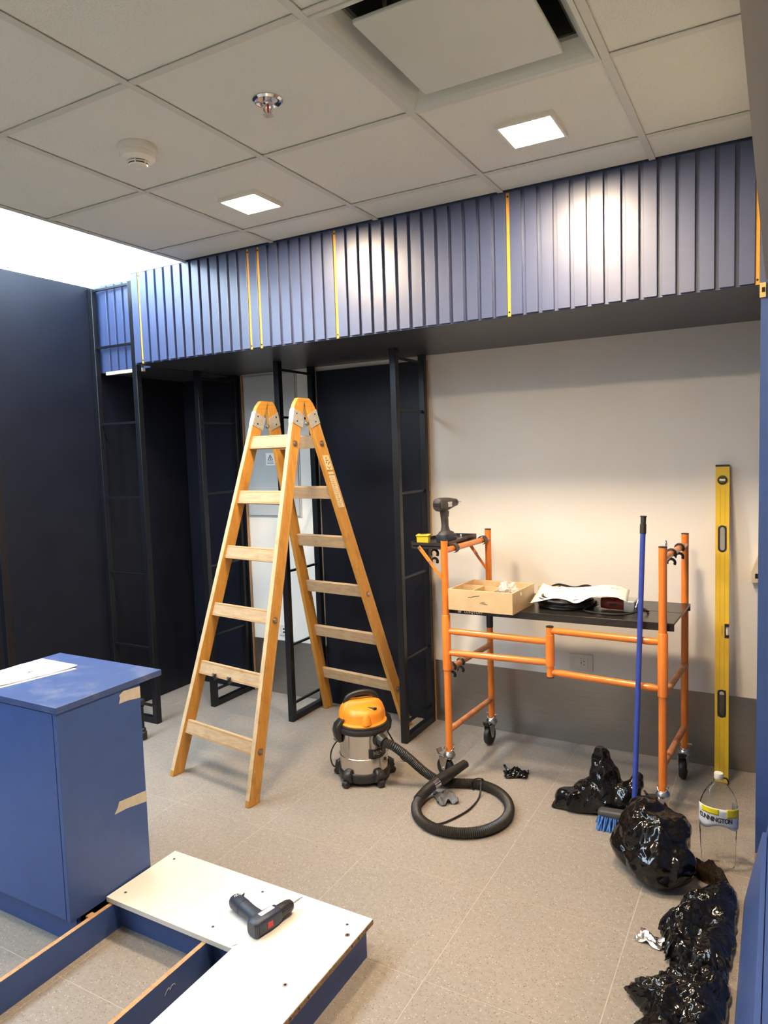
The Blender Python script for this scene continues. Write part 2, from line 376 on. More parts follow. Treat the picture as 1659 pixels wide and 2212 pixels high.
tag(MB().box(2.218, X1, Y0, YB-0.03, SOF+0.002, CEIL+0.02).build('trim_1', 'header'), **STR)

# slatted bulkhead over the niche
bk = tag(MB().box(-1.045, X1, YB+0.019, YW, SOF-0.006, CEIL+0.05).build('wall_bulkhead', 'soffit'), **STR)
MB().box(-1.044, 2.25, YB+0.014, YB+0.0195, SOF-0.005, CEIL+0.05).build('groove_board', 'blue_slat', bk)
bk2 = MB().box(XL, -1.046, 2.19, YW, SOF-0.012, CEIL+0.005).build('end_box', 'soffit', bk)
MB().box(XL, -1.047, 2.182, 2.1905, SOF-0.012, CEIL+0.004).build('groove_board', 'blue_slat', bk)
MB().box(-1.42, -1.1, 2.166, 2.19, SOF-0.030, SOF-0.010).build('edge_profile', 'beige', bk)
PS = 0.0673; GS = 1.249
slat = MB().hexa([(-0.0254, 0, 0), (0.0254, 0, 0), (0.0254, 0.016, 0), (-0.0254, 0.016, 0)], [(-0.0254, 0, 0.508), (0.0254, 0, 0.508), (0.0254, 0.016, 0.508), (-0.0254, 0.016, 0.508)])
sme = slat.mesh('slat'); sme.materials.append(M['blue_slat'])
bmv = bmesh.new(); bmv.from_mesh(sme); bmesh.ops.bevel(bmv, geom=[e for e in bmv.edges if abs(e.verts[0].co.z-e.verts[1].co.z) > 0.1], offset=0.0012, segments=1, affect='EDGES'); bmv.to_mesh(sme); bmv.free()
OB = OFF['wall_bulkhead']
for kx in range(-34, 15):
    cx = GS+PS*(kx+0.5)
    o = link('slat', sme); o.parent = bk; o.location = V((cx, YB-0.0005, SOF))-OB
for q in range(5):
    o = link('slat', sme); o.parent = bk; o.location = V((-1.405+q*PS*1.03, 2.1665, SOF-0.008))-OB; o.scale = (1, 1, 1.035)
sms = MB(); disc(sms, (0, 0, 0), (0, -1, 0), 0.0042, 0.0015, 10); scm = sms.mesh('screw'); scm.materials.append(M['screw_dark'])
for kx in (-33, -21, -20, -13, 0, 14):
    cx = GS+PS*kx
    st = MB().box(cx-0.0068, cx+0.0068, YB+0.004, YB+0.0145, SOF-0.006, CEIL-0.004).build('groove_strip', 'mustard', bk)
    for zz in (SOF+0.012, CEIL-0.02):
        s = link('screw', scm); s.parent = st; s.location = V((cx, YB+0.0045, zz))-OB

# suspended ceiling
xs = [-T+i*T for i in range(5)]+[2.218]; ys = [Y0]+[a*T for a in range(-4, 4)]+[YB]
ce = tag(MB().box(-T+0.0, X1, Y0, YW+0.1, CEIL+0.30, CEIL+0.36).build('ceiling', 'void'), **STR)
OC = OFF['ceiling']; cache = {}
LAMPS = [(0.285, 1.548), (1.515, 1.548), (1.515, 0.328)]
for i in range(len(xs)-1):
    for j in range(len(ys)-1):
        if i == 3 and abs(ys[j]-T) < 1e-6: continue      # the air cassette sits here
        w, h = round(xs[i+1]-xs[i]-0.006, 4), round(ys[j+1]-ys[j]-0.006, 4); key = (w, h)
        if key not in cache:
            cache[key] = MB().box(-w/2, w/2, -h/2, h/2, 0, 0.016).mesh('ceiling_tile'); cache[key].materials.append(M['tile'])
        o = link('ceiling_tile', cache[key]); o.parent = ce; o.location = V(((xs[i]+xs[i+1])/2, (ys[j]+ys[j+1])/2, CEIL+0.006))-OC
def tee(x0, x1, y0, y1):
    m = MB().box(x0, x1, y0, y1, CEIL, CEIL+0.003)
    if x1-x0 < y1-y0: m.box((x0+x1)/2-0.002, (x0+x1)/2+0.002, y0, y1, CEIL+0.003, CEIL+0.035)
    else: m.box(x0, x1, (y0+y1)/2-0.002, (y0+y1)/2+0.002, CEIL+0.003, CEIL+0.035)
    m.build('ceiling_tee', 'tee', ce)
for x in xs[1:-1]: tee(x-0.012, x+0.012, Y0, YB)
tee(-T-0.012, -T+0.016, Y0, YB)
for y in ys[1:-1]:
    for i in range(len(xs)-1): tee(xs[i]+0.013, xs[i+1]-0.013, y-0.012, y+0.012)

# light well over the left wall
lw = tag(MB().box(XL-0.12, XL-0.002, Y0, YW, CEIL, 3.02).build('wall_light_well', 'well_white'), **STR)
MB().box(-T-0.01, -T+0.006, Y0, YB+0.1, CEIL+0.003, 3.02).build('well_side', 'well_white', lw)
MB().box(XL-0.02, -1.046, 2.192, 2.21, CEIL, 3.02).build('well_end', 'well_white', lw)
MB().box(-1.046, -T+0.006, YB+0.004, YB+0.02, CEIL+0.001, 3.02).build('well_end', 'well_white', lw)
MB().box(XL-0.02, -T+0.006, Y0, Y0+0.02, CEIL, 3.02).build('well_end', 'well_white', lw)
YV = 0.95                                            # the strip runs on past the edge of the picture from here
LWT = thing('luminous_strip', (-1.05, 1.5, 2.96), 'long bright cool white luminous ceiling panel above the black wall', 'light')
LWO = thing('luminous_strip_offscreen', (-1.05, -0.8, 2.96), 'continuation of the cool luminous ceiling strip along the black wall', 'light')
for par, y0, y1 in ((LWT, YV, YB+0.1), (LWO, -0.82, YV-0.006), (LWO, Y0+0.03, -0.826)):
    MB().box(XL+0.004, -T-0.015, y0, y1, 2.962, 2.975).build('diffuser', 'well', par)

# ================================================================== CEILING FITTINGS
for i, (x, y) in enumerate(LAMPS):
    lab = {0: 'lit square downlight nearest the smoke detector in the tiled ceiling', 1: 'lit square downlight beside the air cassette in the tiled ceiling'}.get(i, 'lit square downlight behind the air cassette in the tiled ceiling')
    t = thing('downlight' if i < 2 else 'downlight_offscreen', (x, y, CEIL), lab, 'light', 'square warm downlights')
    h = 0.098; g = 0.088; m = MB()
    for a in ((-h, h, -h, -g), (-h, h, g, h), (-h, -g, -g, g), (g, h, -g, g)): m.box(x+a[0], x+a[1], y+a[2], y+a[3], CEIL-0.010, CEIL+0.0062)
    m.build('frame', 'plastic_white', t)
    MB().box(x-g, x+g, y-g, y+g, CEIL-0.0085, CEIL-0.002).build('diffuser', 'lamp', t)

x0, x1, y0, y1 = xs[3]+0.013, xs[4]-0.013, T+0.013, 2*T-0.013; cx, cy = (x0+x1)/2, (y0+y1)/2
t = thing('air_cassette', (cx, cy, CEIL), 'square white air cassette with floating centre plate in the ceiling', 'air conditioner')
m = MB(); a = (x1-x0)/2; b = 0.245; c2 = a-0.012
def sq(h, z): return [V((cx-h, cy-h, z)), V((cx+h, cy-h, z)), V((cx+h, cy+h, z)), V((cx-h, cy+h, z))]
rings = [sq(a, CEIL+0.004), sq(a, CEIL-0.004), sq(c2, CEIL-0.005), sq(0.270, CEIL+0.006), sq(b, CEIL+0.045), sq(b, CEIL+0.06)]
base = 0
for q in rings: m.v += q
for i in range(len(rings)-1):
    for j in range(4): m.f.append((4*i+j, 4*i+(j+1) % 4, 4*i+4+(j+1) % 4, 4*i+4+j))
m.build('rim', 'cassette', t)
m = MB(); 
for (u0_, u1_, v0_, v1_) in ((-b, b, -b, -b+0.01), (-b, b, b-0.01, b), (-b, -b+0.01, -b, b), (b-0.01, b, -b, b)): m.box(cx+u0_, cx+u1_, cy+v0_, cy+v1_, CEIL+0.056, CEIL+0.2)
m.box(cx-b, cx+b, cy-b, cy+b, CEIL+0.2, CEIL+0.21); m.build('duct', 'void', t)
pl = MB().box(cx-0.212, cx+0.212, cy-0.212, cy+0.212, CEIL-0.004, CEIL+0.010).build('centre_plate', 'cassette', t, bevel=0.004)
for sx in (-1, 1):
    for sy in (-1, 1): MB().tube([(cx+sx*0.15, cy+sy*0.15, CEIL+0.013), (cx+sx*0.15, cy+sy*0.15, CEIL+0.2)], 0.006, 8).build('hanger', 'zinc', t)

sx_, sy_ = 0.305, 0.915
t = thing('smoke_detector', (sx_, sy_, CEIL), 'round cream smoke detector on a ceiling tile', 'detector')
mt = Matrix.Translation((sx_, sy_, 0)); Z = CEIL+0.0062
MB().lathe([(0.062, Z), (0.064, Z-0.004), (0.064, Z-0.024), (0.056, Z-0.026)], 32, mt).build('base', 'plastic_white', t, True)
MB().lathe([(0.058, Z-0.024), (0.060, Z-0.028), (0.058, Z-0.044), (0.042, Z-0.052), (0.037, Z-0.054)], 32, mt).build('housing', 'plastic_white', t, True)
MB().lathe([(0.033, Z-0.052), (0.032, Z-0.066)], 24, mt).build('grille', 'void', t, True)
MB().lathe([(0.037, Z-0.0575), (0.037, Z-0.0605)], 24, mt).build('ring', 'plastic_white', t, True)
MB().lathe([(0.033, Z-0.065), (0.031, Z-0.070), (0.010, Z-0.0735)], 24, mt).build('cap', 'plastic_white', t, True)
for q in range(6):
    an = q*math.pi/3; MB().tube([(sx_+0.036*math.cos(an), sy_+0.036*math.sin(an), Z-0.053), (sx_+0.033*math.cos(an), sy_+0.033*math.sin(an), Z-0.066)], 0.0022, 6).build('rib', 'plastic_white', t)

sx_, sy_ = 0.885, 0.905
t = thing('sprinkler_head', (sx_, sy_, CEIL), 'chrome fire sprinkler head in a round ceiling escutcheon', 'sprinkler')
mt = Matrix.Translation((sx_, sy_, 0))
MB().lathe([(0.046, Z), (0.047, Z-0.004), (0.040, Z-0.009), (0.034, Z-0.007), (0.030, Z-0.0015)], 32, mt).build('escutcheon', 'chrome', t, True)
MB().lathe([(0.014, Z), (0.014, Z-0.012), (0.010, Z-0.016)], 16, mt).build('body', 'chrome', t, True)
for s in (-1, 1): MB().tube(spline([(sx_+s*0.010, sy_, Z-0.012), (sx_+s*0.017, sy_, Z-0.026), (sx_+s*0.004, sy_, Z-0.044)], 5), 0.0034, 8).build('yoke_arm', 'chrome', t, True)
MB().tube([(sx_, sy_, Z-0.014), (sx_, sy_, Z-0.042)], 0.0032, 8).build('bulb', 'red', t, True)
m = MB(); n = 12; poly = []
for q in range(n*2):
    rr_ = 0.018 if q % 2 == 0 else 0.012; poly.append((rr_*math.cos(math.pi*q/n), rr_*math.sin(math.pi*q/n)))
m.prism(poly, 0.002, Matrix.Translation((sx_, sy_, Z-0.048))).build('deflector', 'chrome', t)

# ================================================================== BLACK SHELF FRAMES AND PANELS
def shelf_frame(loc, axis, depth, top, rungs, label, first=0.0):
    """two posts, a foot bar and thin rungs; axis = direction from the front post to the post at the wall"""
    t = thing('shelf_frame', (*loc, 0), label, 'shelf frame', 'black steel shelf frames')
    a = V((axis[0], axis[1], 0)); n = V((-a.y, a.x, 0)); s = 0.038
    for q in (s/2, depth-s/2):
        p = V((*loc, 0))+a*q; MB().beam(p, p+V((0, 0, top)), n*s, a*s).build('post', 'black_steel', t, bevel=0.0025)
    p0 = V((*loc, 0.019))+a*s; p1 = V((*loc, 0.019))+a*(depth-s)
    MB().beam(p0, p1, n*s, V((0, 0, s))).build('foot_bar', 'black_steel', t, bevel=0.0025)
    for z in rungs:
        MB().beam(p0.xy.to_3d()+V((0, 0, z)), p1.xy.to_3d()+V((0, 0, z)), n*0.014, V((0, 0, 0.014))).build('rung', 'black_steel', t, bevel=0.001)
    return t
RZ = (0.108, 0.476, 0.938, 1.415, 1.877)
shelf_frame((0.430, 2.508), (0, 1), 0.386, SOF-0.004, RZ+(2.16,), 'tall black steel frame beside the big white wall, behind the vacuum cleaner')
shelf_frame((-0.360, 2.508), (0, 1), 0.386, SOF-0.004, RZ+(2.16,), 'tall black steel frame seen through the ladder in front of the grey electrical door')
shelf_frame((-1.000, 2.508), (0, 1), 0.386, SOF-0.004, RZ+(2.16,), 'tall black steel frame between two black panels in the far corner')
shelf_frame((-1.105, 2.145), (-1, 0), 0.393, CEIL-0.012, RZ+(2.35, 2.70), 'black steel frame on the black wall, crossing the dark slat end')
shelf_frame((-1.105, 1.215), (-1, 0), 0.393, CEIL-0.012, RZ+(2.35, 2.70), 'black steel frame on the black wall behind the blue cabinet')

t = thing('black_panel', (0.08, 2.895, 0), 'black panel standing between two steel frames behind the ladder', 'panel')
MB().box(-0.335, 0.445, 2.896, 2.914, 0.002, 2.178).build('board', 'black_panel', t, bevel=0.002)
MB().box(0.4455, 0.4485, 2.896, 2.914, 0.002, 2.178).build('raw_edge', 'raw_edge', t)
t = thing('black_panel', (-1.22, 2.895, 0), 'black panel in the far corner next to the grey electrical door', 'panel')
MB().box(XL+0.002, -0.962, 2.896, 2.914, 0.002, SOF-0.01).build('board', 'black_panel', t, bevel=0.002)
MB().box(-0.9615, -0.9585, 2.896, 2.914, 0.002, SOF-0.01).build('raw_edge', 'raw_edge', t)

# ================================================================== BACK WALL FITTINGS
t = thing('electrical_panel', (-0.73, 2.915, 1.25), 'grey flush electrical panel door with a warning sticker', 'electrical panel')
MB().box(-0.945, -0.515, 2.905, 2.9195, 1.243, 2.19).build('door', 'elec_door', t, bevel=0.003)
MB().box(-0.955, -0.505, 2.913, 2.9199, 1.233, 2.20).build('frame', 'elec_door', t, bevel=0.002)
st = MB().box(-0.778, -0.703, 2.9040, 2.9052, 1.585, 1.668).build('warning_sticker', 'paper', t)
def ring_tri(cx, cz, r, w, y, name, par, mat='ink'):
    m = MB(); o_ = [(cx+r*math.cos(a), cz+r*math.sin(a)) for a in (math.pi/2, math.pi*7/6, -math.pi/6)]; i_ = [(cx+(r-w)*math.cos(a), cz+(r-w)*math.sin(a)) for a in (math.pi/2, math.pi*7/6, -math.pi/6)]
    for q in range(3):
        p = (q+1) % 3; m.hexa([(o_[q][0], y, o_[q][1]), (o_[p][0], y, o_[p][1]), (i_[p][0], y, i_[p][1]), (i_[q][0], y, i_[q][1])], [(o_[q][0], y-0.0008, o_[q][1]), (o_[p][0], y-0.0008, o_[p][1]), (i_[p][0], y-0.0008, i_[p][1]), (i_[q][0], y-0.0008, i_[q][1])])
    return m
m = ring_tri(-0.74, 1.632, 0.027, 0.009, 2.9042, 'x', st)
m.prism([(-0.002, 0.016), (0.004, 0.016), (0.001, 0.004), (0.006, 0.004), (-0.004, -0.012), (-0.001, 0.0), (-0.006, 0.0)], 0.0008, Matrix(((1, 0, 0, -0.74), (0, 0, -1, 2.9042), (0, 1, 0, 1.627), (0, 0, 0, 1))))
for q in range(2): m.box(-0.768, -0.713, 2.9034, 2.9042, 1.606-q*0.010, 1.6095-q*0.010)
m.build('warning_print', 'ink', st)

def outlet(x, z, w, h, label, socket):
    t = thing('wall_outlet', (x, YW, z), label, 'outlet')
    MB().box(x-w/2, x+w/2, YW-0.009, YW+0.0, z-h/2, z+h/2).build('cover_plate', 'outlet', t, bevel=0.002)
    if socket:
        md = MB().box(x-0.036, x+0.036, YW-0.0115, YW-0.008, z-0.024, z+0.024).build('module', 'outlet_in', t, bevel=0.001)
        m = MB()
        for (dx, dz, ang) in ((0.017, 0.010, 0.5), (0.017, -0.010, -0.5), (0.002, 0.0, math.pi/2)):
            m.box(-0.005, 0.005, -0.0012, 0.0004, -0.0016, 0.0016, Matrix.Translation((x+dx, YW-0.0117, z+dz)) @ Matrix.Rotation(ang, 4, 'Y'))
        m.build('slots', 'ink', md); MB().box(x-0.0005, x+0.0005, YW-0.012, YW-0.0112, z-0.024, z+0.024).build('module_joint', 'ink', md)
    else:
        md = MB().box(x-0.016, x+0.016, YW-0.0115, YW-0.008, z-0.02, z+0.02).build('module', 'outlet_in', t, bevel=0.001)
        m = MB().box(x-0.006, x+0.008, YW-0.0122, YW-0.0112, z+0.003, z+0.016); m.box(x-0.006, x+0.008, YW-0.0122, YW-0.0112, z-0.017, z-0.006); m.build('jack', 'ink', md)
outlet(1.330, 0.462, 0.125, 0.092, 'grey wall socket above the steel skirting behind the orange scaffold', True)
outlet(-0.695, 0.452, 0.075, 0.075, 'small data outlet on the wall low behind the ladder', False)

t = thing('wall_dispenser', (2.19, YW, 0.96), 'beige wedge-shaped holder on the wall beside the spirit level', 'dispenser')
MB().prism([(0, 0), (0.052, 0), (0.052, 0.165), (0.040, 0.165), (0, 0.052)], 0.05, Matrix(((1, 0, 0, 2.155), (0, 0, -1, YW), (0, 1, 0, 0.962), (0, 0, 0, 1)))).build('housing', 'beige', t, bevel=0.002)
MB().box(2.172, 2.2, YW-0.052, YW-0.049, 0.985, 1.008).build('slot', 'screw_dark', t)
#OBJECTS
# ================================================================== STEP LADDER
FLp, FRp, RLp, RRp = V((-0.475, 1.665, 0)), V((0.105, 1.575, 0)), V((-0.290, 2.822, 0)), V((0.330, 2.744, 0))
TL, TR = V((-0.213, 2.214, 1.945)), V((0.053, 2.188, 1.945))
t = thing('step_ladder', (-0.10, 2.2, 0), 'paint-splashed yellow wooden double step ladder standing open', 'ladder')
RD, RW = 0.068, 0.027
def ladder_side(fl_, fr_, sgn, rungs_z, bolts):
    tl = TL+V((0, -0.034*sgn, 0)); tr = TR+V((0, -0.034*sgn, 0))
    across = (fr_-fl_).normalized()
    rails = []
    for side, (f, tp) in enumerate(((fl_, tl), (fr_, tr))):
        a = (tp-f).normalized(); l = (across-a*across.dot(a)).normalized(); d = a.cross(l).normalized()
        if d.y*sgn > 0: d = -d                                   # d points outwards, away from the other half
        def corner(z, u, w, f=f, l=l, d=d, a=a):                 # point of the rail section at height z
            q = f+l*u+d*w; return q+a*((z-q.z)/a.z)
        m = MB(); e = 0.006
        zt = tp.z-0.012
        sec = [(-RW/2, -RD/2), (RW/2, -RD/2), (RW/2, RD/2), (-RW/2, RD/2)]
        m.hexa([corner(0.001, *c_) for c_ in sec], [corner(zt-0.03, *c_) for c_ in sec])
        sec2 = [(-RW/2, -RD/2), (RW/2, -RD/2), (RW/2, RD/2-0.022), (-RW/2, RD/2-0.022)]
        m.hexa([corner(zt-0.031, *c_) for c_ in sec], [corner(zt-0.008, *[(c_[0], c_[1] if c_[1] < 0 else c_[1]-0.008)][0]) for c_ in sec])
        m.hexa([corner(zt-0.0085, *[(c_[0], c_[1] if c_[1] < 0 else c_[1]-0.008)][0]) for c_ in sec], [corner(zt+0.012, *c_) for c_ in sec2])
        rail = m.build('rail', 'ladder_rail', t, bevel=0.002)
        # worn outer edge strip and the fine grooves along it
        MB().hexa([corner(0.03, u, w) for u, w in ((-RW/2+0.001, RD/2-0.001), (RW/2-0.001, RD/2-0.001), (RW/2-0.001, RD/2+0.0012), (-RW/2+0.001, RD/2+0.0012))],
                  [corner(zt-0.04, u, w) for u, w in ((-RW/2+0.001, RD/2-0.001), (RW/2-0.001, RD/2-0.001), (RW/2-0.001, RD/2+0.0012), (-RW/2+0.001, RD/2+0.0012))]).build('edge_strip', 'ladder_edge', rail)
        for wq in (RD/2-0.010, -RD/2+0.010):
            uo = RW/2 if side else -RW/2; s_ = 1 if side else -1
            MB().hexa([corner(0.02, u, w) for u, w in ((uo, wq-0.0012), (uo+0.0006*s_, wq-0.0012), (uo+0.0006*s_, wq+0.0012), (uo, wq+0.0012))],
                      [corner(zt-0.1, u, w) for u, w in ((uo, wq-0.0012), (uo+0.0006*s_, wq-0.0012), (uo+0.0006*s_, wq+0.0012), (uo, wq+0.0012))]).build('groove', 'ladder_rung', rail)
        rails.append((corner, l, d, a, rail))
    for i, z in enumerate(rungs_z):
        (cl, l0, d0, a0, _), (cr, l1, d1, a1, _) = rails
        pl_ = cl(z, RW/2-0.004, 0.0); pr_ = cr(z, -RW/2+0.004, 0.0); am = ((a0+a1)/2).normalized(); dm = ((d0+d1)/2).normalized()
        rg = MB().beam(pl_+dm*0.008, pr_+dm*0.008, dm*0.022, am*0.070).build('rung', 'ladder_rung', t, bevel=0.002)
        for sg in (-1, 1):
            MB().beam(pl_+dm*0.0192+am*0.027*sg, pr_+dm*0.0192+am*0.027*sg, dm*0.001, am*0.0022).build('rung_groove', 'ladder_rail', rg)
        if i in bolts:
            for cf, s_, lv in ((cl, -1, l0), (cr, 1, l1)):
                c_ = cf(z-0.01, s_*RW/2, 0.0); m = MB(); disc(m, c_-lv*s_*0.001, lv*s_, 0.0165, 0.003, 18); bl = m.build('washer', 'copper', t, True)
                m = MB(); disc(m, c_+lv*s_*0.002, lv*s_, 0.0085, 0.005, 12); m.build('bolt_head', 'zinc', bl, True)
    return rails
fr = ladder_side(FLp, FRp, 1, (0.245, 0.545, 0.843, 1.139, 1.427, 1.716), (0, 2, 5))
rr = ladder_side(RLp, RRp, -1, (0.259, 0.555, 0.853, 1.144, 1.431, 1.714), (0, 2, 5))
for q in (0, 1):                                                   # galvanised hinge plates folded round each pair of rails
    s_ = 1
    for rails, yy in ((fr, -1), (rr, 1)):
        corner, l, d, a, _ = rails[q]
        m = MB(); u0_, u1_ = RW/2-0.0005, RW/2+0.0025; s_ = 1
        def pq(zo, zi): return [corner(zo, u, RD/2+0.0022) for u in (u0_, u1_)]+[corner(zi, u, -RD/2-0.009) for u in (u1_, u0_)]
        m.hexa(pq(1.815, 1.785), pq(1.888, 1.852)); pt = m.build('hinge_plate', 'galvanised', t, bevel=0.0008)
        MB().hexa([corner(1.815, u, w) for u, w in ((-RW/2-0.002, RD/2), (RW/2+0.002, RD/2), (RW/2+0.002, RD/2+0.0024), (-RW/2-0.002, RD/2+0.0024))],
                  [corner(1.888, u, w) for u, w in ((-RW/2-0.002, RD/2), (RW/2+0.002, RD/2), (RW/2+0.002, RD/2+0.0024), (-RW/2-0.002, RD/2+0.0024))]).build('hinge_fold', 'galvanised', pt)
        for zz, w in ((1.862, 0.014), (1.822, 0.004)):
            m = MB(); disc(m, corner(zz, s_*(RW/2+0.002), w), l*s_, 0.0038, 0.0025, 10); m.build('rivet', 'screw_dark', pt)
    c_ = (fr[q][0](1.808, s_*RW/2, -RD/2)+rr[q][0](1.808, s_*RW/2, -RD/2))/2
    m = MB(); disc(m, c_, fr[q][1]*s_, 0.011, 0.009, 16); hb = m.build('hinge_bolt', 'zinc', t, True)
    m = MB(); disc(m, c_+fr[q][1]*s_*0.008, fr[q][1]*s_, 0.006, 0.007, 6); m.build('hinge_nut', 'zinc', hb)
# stickers on the right rear rail
corner, l, d, a, rail = rr[1]; u = RW/2
def sticker(z0, z1, w0, w1, h, mat, name, par, lift=0.0):
    q = lambda z: [corner(z, u+lift, w0), corner(z, u+lift+h, w0), corner(z, u+lift+h, w1), corner(z, u+lift, w1)]
    return MB().hexa(q(z0), q(z1)).build(name, mat, par)
s1 = sticker(1.560, 1.640, -0.024, 0.024, 0.0006, 'sticker', 'warning_sticker', t)
m = MB()
for zz, w in ((1.625, -0.002), (1.612, 0.006), (1.600, -0.010), (1.600, 0.012), (1.612, -0.006), (1.592, 0.004)): disc(m, corner(zz, u+0.0005, w), l, 0.0042, 0.0006, 6)
for w0, w1, z0, z1 in ((-0.012, 0.002, 1.578, 1.569), (0.002, 0.014, 1.569, 1.580)):
    m.beam(corner(z0, u+0.0006, w0), corner(z1, u+0.0006, w1), l*0.0008, a*0.004)
m.build('warning_print', 'ink', s1)
s2 = sticker(1.345, 1.553, -0.024, 0.026, 0.0005, 'copper', 'instruction_sticker', t)
sticker(1.350, 1.530, -0.021, 0.023, 0.0005, 'sticker', 'text_field', s2, 0.0004); sticker(1.535, 1.550, -0.021, 0.023, 0.0005, 'sticker', 'heading_field', s2, 0.0004)
m = MB()
for q in range(16):
    zz = 1.358+q*0.0105; w0 = -0.018+0.004*(q % 3); m.beam(corner(zz, u+0.0009, w0), corner(zz, u+0.0009, 0.004+0.014*((q*7) % 5)/5), l*0.0006, a*0.0022)
m.build('fine_print', 'copper', s2)
# black tape ties on a lower rung
for q, px in enumerate((0.28, 0.52)):
    cl, cr = fr[0][0], fr[1][0]; p_ = cl(0.522, RW/2, 0.02).lerp(cr(0.522, -RW/2, 0.02), px)
    m = MB(); m.tube(spline([p_+V((-0.012, 0, 0.012)), p_+V((0, -0.010, 0.0)), p_+V((0.008, -0.004, 0.014)), p_+V((0.002, -0.008, -0.014)), p_+V((0.022, -0.008, -0.004))], 5), 0.005, 7)
    m.build('tape_knot', 'rubber', t, True)

# ================================================================== ORANGE SCAFFOLD
S1, S2, S3, S4 = V((0.840, 2.222, 0)), V((1.842, 2.238, 0)), V((0.872, 2.735, 0)), V((1.874, 2.745, 0))
t = thing('work_scaffold', (1.35, 2.48, 0), 'orange tubular work scaffold on casters with a black platform', 'scaffold')
def vt(p, z): return V((p.x, p.y, z))
UX = (S2-S1).normalized(); UY = (S3-S1).normalized()
CAST = [(S1, -0.35, True), (S2, 0.5, False), (S3, 1.45, False), (S4, 1.5, False)]
for p, ca, brake in CAST:
    po = MB().tube([vt(p, 0.128), vt(p, 1.206)], 0.0172, 18).build('post', 'orange_paint', t, True)
    MB().tube([vt(p, 1.2055), vt(p, 1.2095)], 0.0178, 18).build('post_cap', 'rubber', po, True)
    # caster
    d = V((math.cos(ca+math.pi), math.sin(ca+math.pi), 0)); n = V((-d.y, d.x, 0)); r = 0.052; wc = vt(p, r)+d*0.028
    cs = MB().lathe([(0.010, 0.152), (0.020, 0.150), (0.026, 0.140), (0.030, 0.132), (0.030, 0.122), (0.026, 0.116), (0.018, 0.114)], 20, Matrix.Translation((p.x, p.y, -0.006))).build('caster', 'zinc', t, True)
    m = MB()
    for s_ in (-1, 1):
        m.prism([(-0.030, -0.058), (0.030, -0.058), (0.012, 0.004), (0.006, 0.010), (-0.006, 0.010), (-0.012, 0.004)], 0.003, frame(wc+n*(0.0195*s_-0.0015), d*1.0, z=n) )
    m.build('fork', 'zinc', cs, bevel=0.0008)
    MB().beam(vt(p, 0.1115)+d*0.052, vt(p, 0.1115)-d*0.022, n*0.044, V((0, 0, 0.004))).build('fork_top', 'zinc', cs, bevel=0.001)
    prof = [(0.014, -0.014), (0.046, -0.014), (0.051, -0.011), (r, -0.005), (r, 0.005), (0.051, 0.011), (0.046, 0.014), (0.014, 0.014)]
    wz = Matrix(((d.x, 0, n.x, wc.x), (d.y, 0, n.y, wc.y), (0, -1, 0, wc.z), (0, 0, 0, 1)))
    MB().lathe(prof, 28, wz).build('wheel', 'rubber', cs, True, 50)
    m = MB(); m.tube([wc-n*0.024, wc+n*0.024], 0.006, 10); m.build('axle', 'zinc', cs, True)
    ring_ = [vt(p, 0.150+0.012*math.cos(2*a_))+V((0.024*math.cos(a_), 0.024*math.sin(a_), 0)) for a_ in [2*math.pi*q/20 for q in range(20)]]
    MB().tube(ring_, 0.0022, 6, closed=True).build('retaining_ring', 'chrome', cs, True)
    m = MB(); m.tube([vt(p, 0.166)-n*0.032, vt(p, 0.166)+n*0.032], 0.003, 8)
    for s_ in (-1, 1): m.lathe([(0.001, -0.005), (0.0055, -0.002), (0.0055, 0.003), (0.001, 0.005)], 10, Matrix.Translation(vt(p, 0.166)+n*0.032*s_))
    m.build('locking_pin', 'chrome', cs, True)
    MB().prism([(0.0, 0), (0.05, 0.0), (0.062, -0.022), (0.054, -0.026), (0.044, -0.008), (0.0, -0.006)], 0.03, frame(vt(p, 0.114)+d*0.018-n*0.015, d, z=V((n.x, n.y, 0))) @ Matrix.Rotation(0, 4, 'X')).build('brake_pedal', 'zinc' if brake else 'rubber', cs)
for p in (S1, S2): MB().tube([vt(p, 0.560), vt(p, 0.562), vt(p, 0.834), vt(p, 0.838)], [0.019, 0.0215, 0.0215, 0.019], 18).build('sleeve', 'orange_paint', t, True)
MB().tube([vt(S3, 0.66), vt(S3, 0.86)], 0.0186, 18).build('post_sleeve', 'rubber', t, True)
for (a_, b_) in ((S1, S3), (S2, S4)):
    for z in (0.25, 0.56, 1.155):
        bar = MB().tube([vt(a_, z), vt(b_, z)], 0.0150, 14).build('cross_bar', 'orange_worn' if z < 1 else 'orange_paint', t, True)
MID = S1.lerp(S2, 0.516)+V((0, -0.004, 0))
gp = MB().tube([vt(MID, 0.590), vt(MID, 0.591), vt(MID, 0.640), vt(MID, 0.641), vt(MID, 0.786), vt(MID, 0.787), vt(MID, 0.822)], [0.015, 0.0165, 0.0165, 0.0205, 0.0205, 0.0165, 0.0165], 18).build('guard_post', 'orange_paint', t, True)
MB().tube([vt(MID, 0.822), vt(MID, 0.826)], 0.0172, 16).build('cap', 'rubber', gp, True)
MB().tube([vt(MID, 0.586), vt(MID, 0.5905)], 0.0168, 16).build('cap', 'rubber', gp, True)
def rail_bar(pa, za, pb, zb, fa, fb):
    a_, b_ = vt(pa, za), vt(pb, zb); d = (b_-a_)
    pts = [a_+d*f for f in (0.0, 0.045, 0.11, 0.16, 0.84, 0.89, 0.955, 1.0)]
    MB().tube(pts, [0.013, 0.014, 0.0165, 0.0155, 0.0155, 0.0165, 0.014, 0.013], 14).build('guard_bar', 'orange_paint', t, True)
rail_bar(S1, 0.757, MID, 0.752, 0, 0); rail_bar(S1, 0.648, MID, 0.655, 0, 0)
rail_bar(MID, 0.806, S2, 0.797, 0, 0); rail_bar(MID, 0.612, S2, 0.592, 0, 0)
